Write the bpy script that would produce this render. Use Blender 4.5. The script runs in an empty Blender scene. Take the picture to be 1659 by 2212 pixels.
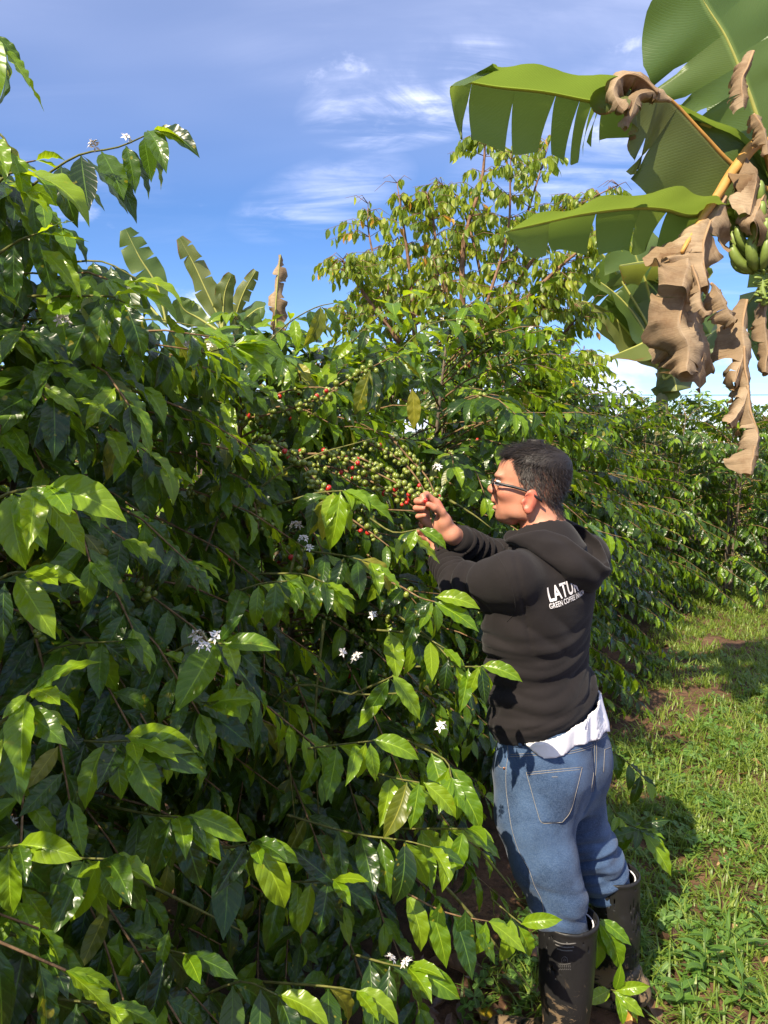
import bpy, bmesh, math, random
import numpy as np
from mathutils import Vector, Matrix, noise
from mathutils.bvhtree import BVHTree

SC = bpy.context.scene
COL = SC.collection
R = math.radians

# ------------------------------------------------------------------ camera
PITCH = 5.4
EYE = Vector((0.0, 0.0, 1.65))
cam_data = bpy.data.cameras.new("camera")
cam = bpy.data.objects.new("camera", cam_data)
COL.objects.link(cam)
cam.location = EYE
cam.rotation_euler = (R(90 - PITCH), 0, 0)
cam_data.sensor_fit = 'VERTICAL'
cam_data.sensor_height = 34.6
cam_data.lens = 26.0
cam_data.clip_start = 0.05
cam_data.clip_end = 600
SC.camera = cam

# ------------------------------------------------------------------ sun, sky, exposure
SUN_DIR = Vector((-0.56, -0.83, 0.0)).normalized()
SUN_EL = 46.0
sun_data = bpy.data.lights.new("sun", 'SUN')
sun_data.energy = 5.0
sun_data.angle = R(0.5)
sun_data.color = (1.0, 0.88, 0.68)
sun = bpy.data.objects.new("sun", sun_data)
COL.objects.link(sun)
to_sun = Vector((SUN_DIR.x * math.cos(R(SUN_EL)), SUN_DIR.y * math.cos(R(SUN_EL)), math.sin(R(SUN_EL))))
sun.rotation_euler = to_sun.to_track_quat('Z', 'Y').to_euler()
sun.location = (-3, -6, 8)

world = bpy.data.worlds.new("World")
SC.world = world
world.use_nodes = True
SC.view_settings.view_transform = 'Standard'
SC.view_settings.look = 'None'
SC.view_settings.exposure = 1.0
SC.view_settings.gamma = 1.0
SC.view_settings.use_curve_mapping = False
SC.render.engine = 'CYCLES'
SC.cycles.use_denoising = True
SC.cycles.max_bounces = 7
SC.cycles.diffuse_bounces = 2
SC.cycles.glossy_bounces = 2
SC.cycles.transmission_bounces = 4
SC.cycles.transparent_max_bounces = 6
SC.cycles.sample_clamp_indirect = 6


class NT:
    """small helper to write node trees"""
    def __init__(self, tree):
        self.t = tree
        self.t.nodes.clear()

    def n(self, kind, _in=None, **props):
        nd = self.t.nodes.new(kind)
        for k, v in props.items():
            setattr(nd, k, v)
        for k, v in (_in or {}).items():
            s = nd.inputs[k]
            if isinstance(v, bpy.types.NodeSocket):
                self.t.links.new(v, s)
            else:
                s.default_value = v
        return nd

    def math(self, op, a, b=None, c=None, clamp=False):
        d = {0: a}
        if b is not None:
            d[1] = b
        if c is not None:
            d[2] = c
        return self.n('ShaderNodeMath', d, operation=op, use_clamp=clamp).outputs[0]

    def mix(self, fac, a, b, blend='MIX'):
        nd = self.n('ShaderNodeMix', {}, data_type='RGBA', blend_type=blend)
        for k, v in ((0, fac), (6, a), (7, b)):
            s = nd.inputs[k]
            if isinstance(v, bpy.types.NodeSocket):
                self.t.links.new(v, s)
            else:
                s.default_value = v
        return nd.outputs[2]

    def ramp(self, fac, stops, interp='LINEAR'):
        nd = self.n('ShaderNodeValToRGB', {0: fac})
        cr = nd.color_ramp
        cr.interpolation = interp
        while len(cr.elements) < len(stops):
            cr.elements.new(0.5)
        for e, (p, c) in zip(cr.elements, stops):
            e.position = p
            e.color = c if len(c) == 4 else (*c, 1)
        return nd.outputs[0]

    def smooth(self, x, a, b):
        nd = self.n('ShaderNodeMapRange', {0: x, 1: a, 2: b, 3: 0.0, 4: 1.0}, interpolation_type='SMOOTHSTEP')
        return nd.outputs[0]

    def noise(self, vec, scale, detail=3, rough=.55, dist=0.0):
        nd = self.n('ShaderNodeTexNoise', {'Scale': scale, 'Detail': detail, 'Roughness': rough, 'Distortion': dist})
        if vec is not None:
            self.t.links.new(vec, nd.inputs['Vector'])
        return nd.outputs[0]

    def bump(self, h, strength, dist, normal=None):
        d = {'Height': h, 'Strength': strength, 'Distance': dist}
        if normal is not None:
            d['Normal'] = normal
        return self.n('ShaderNodeBump', d).outputs[0]


def c4(c):
    return (c[0], c[1], c[2], 1.0)


# ---- sky: physical sky with thin cirrus, a few wisps and bright cloud banks low down
def build_world():
    w = NT(world.node_tree)
    sky = w.n('ShaderNodeTexSky', sky_type='NISHITA', sun_disc=False, sun_elevation=R(SUN_EL),
              sun_rotation=math.atan2(SUN_DIR.x, SUN_DIR.y), altitude=1400, air_density=1.0, dust_density=0.3, ozone_density=2.2)
    geo = w.n('ShaderNodeTexCoord')
    d = geo.outputs['Generated']
    sep = w.n('ShaderNodeSeparateXYZ', {0: d})
    zc = w.math('MAXIMUM', sep.outputs[2], 0.02)
    den = w.math('ADD', zc, 0.10)
    px = w.math('DIVIDE', sep.outputs[0], den)
    py = w.math('DIVIDE', sep.outputs[1], den)
    comb = w.n('ShaderNodeCombineXYZ', {0: px, 1: py, 2: 0.0}).outputs[0]

    def layer(off, rot, sx, sy, scale, lo, hi, detail=8, dist=.6):
        mp = w.n('ShaderNodeMapping', {'Vector': comb, 'Location': (off[0], off[1], 0), 'Rotation': (0, 0, R(rot)), 'Scale': (sx, sy, 1)})
        nz = w.noise(mp.outputs[0], scale, detail, .6, dist)
        return w.smooth(nz, lo, hi)

    wide = layer((1.3, 4.7), 0, 1, 1, .55, .42, .75, 3, .2)          # where cirrus is at all
    fine = layer((3.1, .4), 25, .7, 2.0, 1.6, .40, .85, 9, 1.2)
    cirrus = w.math('MULTIPLY', wide, fine)
    veil = layer((7.2, 2.2), 10, 1, 1.4, .42, .30, .80, 4, .3)
    veil = w.math('MULTIPLY', w.math('ADD', veil, .25), w.math('MULTIPLY', w.smooth(sep.outputs[2], .24, .60), .85))

    def blob(az, el, ra, re, tilt=0.0):
        """soft ellipse round one direction (degrees)"""
        dirv = Vector((math.sin(R(az)) * math.cos(R(el)), math.cos(R(az)) * math.cos(R(el)), math.sin(R(el))))
        side = Vector((math.cos(R(az)), -math.sin(R(az)), 0))
        up = side.cross(dirv)
        if up.z < 0:
            up = -up
        s2 = side * math.cos(R(tilt)) + up * math.sin(R(tilt))
        u2 = -side * math.sin(R(tilt)) + up * math.cos(R(tilt))
        a = w.n('ShaderNodeVectorMath', {0: d, 1: s2}, operation='DOT_PRODUCT').outputs['Value']
        b = w.n('ShaderNodeVectorMath', {0: d, 1: u2}, operation='DOT_PRODUCT').outputs['Value']
        f = w.n('ShaderNodeVectorMath', {0: d, 1: dirv}, operation='DOT_PRODUCT').outputs['Value']
        a = w.math('DIVIDE', a, math.sin(R(ra)))
        b = w.math('DIVIDE', b, math.sin(R(re)))
        r2 = w.math('ADD', w.math('MULTIPLY', a, a), w.math('MULTIPLY', b, b))
        g = w.math('SUBTRACT', 1.0, r2, clamp=True)
        return w.math('MULTIPLY', g, w.math('GREATER_THAN', f, 0.0))

    streak = layer((2.0, 6.0), -14, .42, 1.9, 2.6, .36, .74, 10, 1.0)
    soft = layer((5.0, 1.0), 30, .8, 1.1, 3.2, .30, .70, 6, .8)
    wis = w.math('ADD', w.math('MULTIPLY', blob(2.5, 23.0, 8.5, 3.2, 9), 2.0), w.math('MULTIPLY', blob(-4.5, 16.8, 7, 2.6, 18), .55))
    wis = w.math('ADD', wis, w.math('MULTIPLY', blob(14, 18.5, 10, 7, 22), .55))
    wis = w.math('ADD', wis, w.math('MULTIPLY', blob(11, 34, 20, 11, 10), .25))
    wis = w.math('MULTIPLY', w.math('MULTIPLY', wis, streak), soft)
    # cumulus banks along the horizon, all round
    mp = w.n('ShaderNodeMapping', {'Vector': d, 'Location': (.7, 3.3, 0), 'Scale': (1, 1, 2.2)})
    pn = w.noise(mp.outputs[0], 5.5, 8, .58, .2)
    band = w.math('MULTIPLY', w.smooth(sep.outputs[2], .22, .02), .20)
    puff = w.smooth(w.math('ADD', pn, band), .62, .78)
    cl = w.math('ADD', w.math('ADD', w.math('MULTIPLY', cirrus, .55), veil), w.math('ADD', wis, w.math('MULTIPLY', puff, .9)), clamp=True)
    hsv = w.n('ShaderNodeHueSaturation', {'Color': sky.outputs[0], 'Saturation': 1.15, 'Value': 1.0, 'Hue': .5})
    tint = w.mix(1.0, hsv.outputs[0], (0.93, 1.0, 1.20, 1), 'MULTIPLY')
    col = w.mix(w.math('MULTIPLY', cl, .86), tint, (8.8, 9.1, 11.6, 1))
    bg = w.n('ShaderNodeBackground', {0: col, 1: 0.080})
    out = w.n('ShaderNodeOutputWorld', {0: bg.outputs[0]})


build_world()

# ------------------------------------------------------------------ picture geometry
FPX = 1662.0
_cp, _sp = math.cos(R(PITCH)), math.sin(R(PITCH))


def P(x, y, Y):
    """world point at distance Y ahead of the camera on the sight line of photo position (x, y)"""
    u = (x - 829.5) / FPX
    v = -(y - 1106.0) / FPX
    dy = _cp + v * _sp
    dz = -_sp + v * _cp
    t = Y / dy
    return Vector((u * t, Y, EYE.z + dz * t))


def G(x, y, z=0.0):
    u = (x - 829.5) / FPX
    v = -(y - 1106.0) / FPX
    dy = _cp + v * _sp
    dz = -_sp + v * _cp
    t = (z - EYE.z) / dz
    return Vector((u * t, dy * t, z))


def to_px(p):
    """world -> photo position and depth (numpy arrays or vector)"""
    p = np.asarray(p, dtype=float)
    q = p - np.array(EYE)
    zc = q[..., 1] * _cp - q[..., 2] * _sp
    yc = -(q[..., 2] * _cp + q[..., 1] * _sp)
    zz = np.where(np.abs(zc) < 1e-4, 1e-4, zc)
    return 829.5 + FPX * q[..., 0] / zz, 1106.0 + FPX * yc / zz, zc


# ------------------------------------------------------------------ object helpers
def link(name, data, parent=None, loc=(0, 0, 0)):
    o = bpy.data.objects.new(name, data)
    COL.objects.link(o)
    o.location = loc
    if parent is not None:
        o.parent = parent
    return o


def tag(o, label=None, cat=None, group=None, kind=None):
    if label:
        o['label'] = label
    if cat:
        o['category'] = cat
    if group:
        o['group'] = group
    if kind:
        o['kind'] = kind
    return o


def mesh_np(name, verts, faces, mats=(), smooth=True, mat_idx=None, uv=None):
    """verts (n,3), faces list/array of equal or mixed length"""
    me = bpy.data.meshes.new(name)
    verts = np.asarray(verts, dtype=np.float32)
    me.vertices.add(len(verts))
    me.vertices.foreach_set('co', verts.ravel())
    if isinstance(faces, np.ndarray):
        k = faces.shape[1]
        nl = faces.size
        me.loops.add(nl)
        me.loops.foreach_set('vertex_index', faces.astype(np.int32).ravel())
        me.polygons.add(len(faces))
        me.polygons.foreach_set('loop_start', np.arange(0, nl, k, dtype=np.int32))
        me.polygons.foreach_set('loop_total', np.full(len(faces), k, dtype=np.int32))
        flat = faces.ravel()
    else:
        flat = [i for f in faces for i in f]
        starts = np.cumsum([0] + [len(f) for f in faces[:-1]]) if faces else []
        me.loops.add(len(flat))
        me.loops.foreach_set('vertex_index', flat)
        me.polygons.add(len(faces))
        me.polygons.foreach_set('loop_start', np.asarray(starts, dtype=np.int32))
        me.polygons.foreach_set('loop_total', np.asarray([len(f) for f in faces], dtype=np.int32))
    for m in mats:
        me.materials.append(m)
    if mat_idx is not None:
        me.polygons.foreach_set('material_index', np.asarray(mat_idx, dtype=np.int32))
    if uv is not None:
        l = me.uv_layers.new(name='UVMap')
        l.data.foreach_set('uv', np.asarray(uv, dtype=np.float32)[np.asarray(flat)].ravel())
    me.update(calc_edges=True)
    me.validate()
    if smooth:
        me.polygons.foreach_set('use_smooth', [True] * len(me.polygons))
    return me


def tube_np(pts, radii, k=6, cap=True):
    """vertices, faces of a tube along pts"""
    pts = [Vector(p) for p in pts]
    n = len(pts)
    if not hasattr(radii, '__len__'):
        radii = [radii] * n
    V, F = [], []
    up = Vector((0.13, 0.21, 0.97))
    for i, p in enumerate(pts):
        t = (pts[min(i + 1, n - 1)] - pts[max(i - 1, 0)])
        if t.length < 1e-9:
            t = Vector((0, 0, 1))
        t.normalize()
        a = t.cross(up)
        if a.length < 1e-3:
            a = t.cross(Vector((1, 0, 0)))
        a.normalize()
        b = t.cross(a).normalized()
        up = a.cross(t)
        for j in range(k):
            th = 2 * math.pi * j / k
            V.append(p + (a * math.cos(th) + b * math.sin(th)) * radii[i])
    for i in range(n - 1):
        for j in range(k):
            F.append((i * k + j, i * k + (j + 1) % k, (i + 1) * k + (j + 1) % k, (i + 1) * k + j))
    if cap:
        F.append(tuple(range(k))[::-1])
        F.append(tuple(range((n - 1) * k, n * k)))
    return V, F


def tubes_mesh(name, tubes, mat, k=6):
    V, F = [], []
    for pts, rad in tubes:
        v, f = tube_np(pts, rad, k)
        o = len(V)
        V += v
        F += [tuple(i + o for i in q) for q in f]
    return mesh_np(name, [tuple(v) for v in V], F, [mat])


def catmull(pts, n):
    pts = [Vector(p) for p in pts]
    P_ = [pts[0] * 2 - pts[1]] + pts + [pts[-1] * 2 - pts[-2]]
    out = []
    segs = len(pts) - 1
    for i in range(n + 1):
        s = i / n * segs
        k = min(int(s), segs - 1)
        t = s - k
        a, b, c, d = P_[k], P_[k + 1], P_[k + 2], P_[k + 3]
        out.append(.5 * ((2 * b) + (c - a) * t + (2 * a - 5 * b + 4 * c - d) * t * t + (3 * b - a - 3 * c + d) * t ** 3))
    return out
# ------------------------------------------------------------------ signed distance modelling
def smin(a, b, k):
    h = np.clip(.5 + .5 * (b - a) / k, 0, 1)
    return b * (1 - h) + a * h - k * h * (1 - h)


def smax(a, b, k):
    return -smin(-a, -b, k)


def rcone(p, a, b, ra, rb):
    a = np.asarray(a, dtype=np.float32)
    b = np.asarray(b, dtype=np.float32)
    ab = b - a
    t = np.clip(((p - a) @ ab) / (ab @ ab), 0, 1)
    q = p - a - t[:, None] * ab
    return np.sqrt((q * q).sum(1)) - (ra + (rb - ra) * t)


def chain(p, pts, rad, k=.01):
    d = None
    for i in range(len(pts) - 1):
        e = rcone(p, pts[i], pts[i + 1], rad[i], rad[i + 1])
        d = e if d is None else smin(d, e, k)
    return d


def ellip(p, c, r, M=None):
    q = p - np.asarray(c, dtype=np.float32)
    if M is not None:
        q = q @ np.asarray(M, dtype=np.float32)      # columns of M = local axes
    r = np.asarray(r, dtype=np.float32)
    k0 = np.sqrt(((q / r) ** 2).sum(1)) + 1e-9
    k1 = np.sqrt(((q / (r * r)) ** 2).sum(1)) + 1e-9
    return k0 * (k0 - 1) / k1


def loft(p, zs, cx, cy, a, b, yaw_f, n=2.2):
    """stack of ellipses: centre (cx, cy), half lateral a, half depth b at heights zs; yaw_f = facing (x, y)"""
    z = p[:, 2]
    X = p[:, 0] - np.interp(z, zs, cx)
    Y = p[:, 1] - np.interp(z, zs, cy)
    A = np.interp(z, zs, a)
    B = np.interp(z, zs, b)
    f = yaw_f
    u = np.abs(-X * f[1] + Y * f[0]) / A
    v = np.abs(X * f[0] + Y * f[1]) / B
    d = ((u ** n + v ** n) ** (1 / n) - 1) * np.minimum(A, B)
    cap = np.maximum(zs[0] - z, z - zs[-1])
    return np.maximum(d, cap)


def wob(p, s, seed=0):
    """cheap smooth noise -1..1"""
    r = np.random.RandomState(seed)
    out = 0
    for i in range(4):
        k = r.normal(size=3) * s * (1 + .5 * i)
        out = out + np.sin(p @ k.astype(np.float32) + r.rand() * 6.28) / (1 + .35 * i)
    return out / 2.4


def sdf_mesh(name, f, lo, hi, h, mats):
    """surface nets over f(points)"""
    lo = np.asarray(lo, dtype=np.float32)
    S = 5
    nb = np.ceil((np.asarray(hi) - lo) / (h * S)).astype(int)
    n = nb * S + 1

    def grid(step, m):
        xs = [lo[i] + h * step * np.arange(m[i], dtype=np.float32) for i in range(3)]
        return np.stack(np.meshgrid(*xs, indexing='ij'), -1)

    def run(pts):
        out = np.empty(len(pts), dtype=np.float32)
        for i in range(0, len(pts), 60000):
            out[i:i + 60000] = f(pts[i:i + 60000])
        return out
    C = run(grid(S, nb + 1).reshape(-1, 3)).reshape(nb + 1)
    near = np.full(nb, 1e9, dtype=np.float32)
    for dx in (0, 1):
        for dy in (0, 1):
            for dz in (0, 1):
                near = np.minimum(near, np.abs(C[dx:nb[0] + dx, dy:nb[1] + dy, dz:nb[2] + dz]))
    hot = near < h * S * 1.15
    msk = np.zeros(n, dtype=bool)
    up = hot.repeat(S, 0).repeat(S, 1).repeat(S, 2)
    for dx in (0, 1):
        for dy in (0, 1):
            for dz in (0, 1):
                msk[dx:n[0] - 1 + dx, dy:n[1] - 1 + dy, dz:n[2] - 1 + dz] |= up
    V = np.sign(C[:-1, :-1, :-1]).repeat(S, 0).repeat(S, 1).repeat(S, 2)
    V = np.pad(V, ((0, 1), (0, 1), (0, 1)), mode='edge').astype(np.float32)
    ii = np.argwhere(msk)
    V[tuple(ii.T)] = run(lo + h * ii.astype(np.float32))
    ins = V < 0
    # cells with crossing
    cs = np.zeros(n - 1, dtype=np.int32)
    for dx in (0, 1):
        for dy in (0, 1):
            for dz in (0, 1):
                cs += ins[dx:n[0] - 1 + dx, dy:n[1] - 1 + dy, dz:n[2] - 1 + dz]
    act = (cs > 0) & (cs < 8)
    idx = -np.ones(n - 1, dtype=np.int64)
    I, J, K = np.nonzero(act)
    idx[I, J, K] = np.arange(len(I))
    acc = np.zeros((len(I), 3), dtype=np.float64)
    cnt = np.zeros(len(I))
    corners = [(0, 0, 0), (1, 0, 0), (0, 1, 0), (1, 1, 0), (0, 0, 1), (1, 0, 1), (0, 1, 1), (1, 1, 1)]
    for a in range(8):
        for b in range(a + 1, 8):
            ca, cb = np.array(corners[a]), np.array(corners[b])
            if np.abs(ca - cb).sum() != 1:
                continue
            va = V[I + ca[0], J + ca[1], K + ca[2]]
            vb = V[I + cb[0], J + cb[1], K + cb[2]]
            m = (va < 0) != (vb < 0)
            t = np.where(m, va / np.where(va == vb, 1, va - vb), 0)
            pt = ca + t[:, None] * (cb - ca)
            acc += np.where(m[:, None], pt, 0)
            cnt += m
    vs = lo + h * (np.stack([I, J, K], 1) + acc / np.maximum(cnt, 1)[:, None])
    faces = []
    for ax in range(3):
        sl0 = [slice(None)] * 3
        sl1 = [slice(None)] * 3
        sl0[ax] = slice(0, n[ax] - 1)
        sl1[ax] = slice(1, n[ax])
        a, b = ins[tuple(sl0)], ins[tuple(sl1)]
        cr = a != b
        o1, o2 = [(1, 2), (2, 0), (0, 1)][ax]
        i3 = np.array(np.nonzero(cr)).T
        ok = (i3[:, o1] > 0) & (i3[:, o2] > 0) & (i3[:, o1] < n[o1] - 1) & (i3[:, o2] < n[o2] - 1)
        i3 = i3[ok]
        flip = a[tuple(i3.T)]
        q = []
        for s1, s2 in ((-1, -1), (0, -1), (0, 0), (-1, 0)):
            c = i3.copy()
            c[:, o1] += s1
            c[:, o2] += s2
            q.append(idx[tuple(c.T)])
        q = np.stack(q, 1)
        q[~flip] = q[~flip][:, ::-1]
        faces.append(q)
    F = np.concatenate(faces)
    return mesh_np(name, vs, F, mats)


def relax(me, n):
    bm = bmesh.new()
    bm.from_mesh(me)
    for _ in range(n):
        bmesh.ops.smooth_vert(bm, verts=bm.verts, factor=.5, use_axis_x=True, use_axis_y=True, use_axis_z=True)
    bm.to_mesh(me)
    bm.free()


# ------------------------------------------------------------------ cloth, skin, rubber
def mat_simple(name, fn):
    m = bpy.data.materials.new(name)
    m.use_nodes = True
    w = NT(m.node_tree)
    out = w.n('ShaderNodeOutputMaterial')
    sh = fn(w)
    w.t.links.new(sh, out.inputs[0])
    return m


def pbsdf(w, base, rough=.6, spec=.5, normal=None, sheen=0.0, sss=0.0, **kw):
    d = {'Base Color': base if isinstance(base, bpy.types.NodeSocket) else c4(base), 'Roughness': rough, 'Specular IOR Level': spec}
    if normal is not None:
        d['Normal'] = normal
    if sheen:
        d['Sheen Weight'] = sheen
        d['Sheen Roughness'] = .5
    if sss:
        d['Subsurface Weight'] = sss
        d['Subsurface Radius'] = (.012, .005, .003)
        d['Subsurface Scale'] = 1.0
    for k, v in kw.items():
        d[k] = v
    return w.n('ShaderNodeBsdfPrincipled', d).outputs[0]


def _fleece(w):
    tc = w.n('ShaderNodeTexCoord').outputs['Object']
    n1 = w.noise(tc, 900, 2)
    n2 = w.noise(tc, 14, 4)
    lint = w.smooth(w.noise(tc, 260, 2, .7), .735, .77)
    col = w.mix(n2, (.0098, .0078, .0080, 1), (.0170, .0138, .0140, 1))
    col = w.mix(w.math('MULTIPLY', lint, .35), col, (.12, .11, .11, 1))
    b = w.bump(n1, .35, .0008)
    b = w.bump(n2, .5, .006, b)
    return pbsdf(w, col, .88, .2, b, sheen=.06)


def _denim(w):
    tc = w.n('ShaderNodeTexCoord').outputs['Object']
    mp = w.n('ShaderNodeMapping', {'Vector': tc, 'Scale': (900, 900, 160)})
    n1 = w.noise(mp.outputs[0], 1.0, 2, .6)
    mp2 = w.n('ShaderNodeMapping', {'Vector': tc, 'Scale': (160, 160, 900)})
    n3 = w.noise(mp2.outputs[0], 1.0, 2, .6)
    n2 = w.noise(tc, 7, 4, .6)
    wear = w.smooth(n2, .38, .68)
    a = w.mix(wear, (.013, .031, .073, 1), (.044, .084, .165, 1))
    th = w.math('MULTIPLY', w.smooth(w.math('ADD', n1, n3), .75, 1.30), .30)
    col = w.mix(th, a, (.15, .21, .31, 1))
    bb = w.bump(w.math('ADD', n1, n3), .35, .0012)
    bb = w.bump(w.noise(tc, 22, 4), .35, .006, bb)
    return pbsdf(w, col, .85, .2, bb, sheen=.1)


def _skin(w):
    tc = w.n('ShaderNodeTexCoord').outputs['Object']
    at = w.n('ShaderNodeAttribute', attribute_name='stub').outputs['Fac']
    red = w.n('ShaderNodeAttribute', attribute_name='red').outputs['Fac']
    n2 = w.noise(tc, 45, 4)
    n3 = w.noise(tc, 1400, 2)
    col = w.mix(n2, (.43, .180, .108, 1), (.54, .250, .160, 1))
    col = w.mix(red, col, (.56, .135, .085, 1))
    st = w.math('MULTIPLY', at, w.math('ADD', .55, w.math('MULTIPLY', w.smooth(n3, .3, .6), .45)))
    col = w.mix(st, col, (.060, .044, .036, 1))
    b = w.bump(w.noise(tc, 420, 3), .18, .0008)
    return pbsdf(w, col, .48, .4, b, sss=.12)


def _rubber(w):
    tc = w.n('ShaderNodeTexCoord').outputs['Object']
    n2 = w.noise(tc, 22, 5, .65)
    sep = w.n('ShaderNodeSeparateXYZ', {0: tc})
    low = w.smooth(sep.outputs[2], .30, .03)
    mud = w.smooth(w.math('ADD', w.noise(tc, 17, 7, .7, 1.6), w.math('MULTIPLY', low, .17)), .600, .67)
    mud = w.math('MULTIPLY', mud, w.smooth(sep.outputs[2], .34, .16))
    sc = w.smooth(w.noise(w.n('ShaderNodeMapping', {'Vector': tc, 'Rotation': (.5, .3, .2), 'Scale': (70, 70, 7)}).outputs[0], 1.0, 5, .7, .9), .685, .72)
    col = w.mix(n2, (.0085, .0085, .0088, 1), (.0165, .0160, .0158, 1))
    wet = w.smooth(w.noise(tc, 42, 4, .7, 1.2), .60, .63)
    col = w.mix(w.math('MULTIPLY', wet, .75), col, (.008, .008, .008, 1))
    col = w.mix(w.math('MULTIPLY', sc, .5), col, (.16, .14, .12, 1))
    col = w.mix(w.math('MULTIPLY', mud, .85), col, (.20, .135, .072, 1))
    rough = w.math('ADD', .44, w.math('MULTIPLY', mud, .4))
    b = w.bump(w.noise(tc, 300, 3), .12, .0008)
    b = w.bump(mud, .5, .003, b)
    return pbsdf(w, col, rough, .28, b)


def _flat(c, rough=.6, spec=.5, noise_amt=.0, scale=40, metal=0.0, bumpd=0.0):
    def fn(w):
        tc = w.n('ShaderNodeTexCoord').outputs['Object']
        n = w.noise(tc, scale, 4)
        k = 1 - noise_amt
        col = w.mix(n, (c[0] * k, c[1] * k, c[2] * k, 1), (c[0] / k, c[1] / k, c[2] / k, 1))
        nb = w.bump(n, .4, bumpd) if bumpd else None
        kw = {'Metallic': metal} if metal else {}
        return pbsdf(w, col, rough, spec, nb, **kw)
    return fn


M_FLEECE = mat_simple('black_fleece', _fleece)
M_DENIM = mat_simple('blue_denim', _denim)
M_SKIN = mat_simple('skin', _skin)
M_RUBBER = mat_simple('black_rubber', _rubber)
M_SHIRT = mat_simple('white_cotton', _flat((.80, .78, .80), .85, .2, .04, 60, bumpd=.002))
M_PRINT = mat_simple('white_print', _flat((.78, .74, .72), .7, .3, .10, 260))
M_STITCH = mat_simple('stitch_thread', _flat((.26, .235, .20), .8, .2, .35, 240))
M_HAIR = mat_simple('dark_hair', _flat((.014, .0105, .009), .55, .35, .30, 500))
M_HAIR_S = mat_simple('brown_short_hair', _flat((.040, .030, .024), .5, .35, .40, 300))
M_PLASTIC = mat_simple('black_plastic', _flat((.005, .005, .006), .5, .5, .05))
M_LENS = mat_simple('dark_lens', _flat((.012, .010, .010), .06, .6, .05))
M_METAL = mat_simple('silver_metal', _flat((.62, .60, .58), .3, .5, .05, metal=1.0))
M_COPPER = mat_simple('copper_rivet', _flat((.45, .22, .13), .35, .5, .1, metal=1.0))
M_LIP = None
M_RIDGE = mat_simple('worn_rubber_ridge', _flat((.085, .080, .076), .6, .4, .2, 150))
M_EYE = mat_simple('eye_white', _flat((.65, .62, .58), .2, .5, .05))

# ------------------------------------------------------------------ the person
FACE = Vector((-.72, .69, 0)).normalized()         # where the chest points
LEFT = Vector((-FACE.y, FACE.x, 0))                # his left, towards the camera
HF = Vector((-.97, .24, 0)).normalized()           # where the head points
HL = Vector((-HF.y, HF.x, 0))
f2 = (FACE.x, FACE.y)


def c1(x, y, Y):
    return P(822.9 + x * .3638, 905.2 + y * .3638, Y)


def hp(x, y, dz):
    return P(877.8 + x * .0992, 1042.3 + y * .0992, 2.07 + dz)


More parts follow.
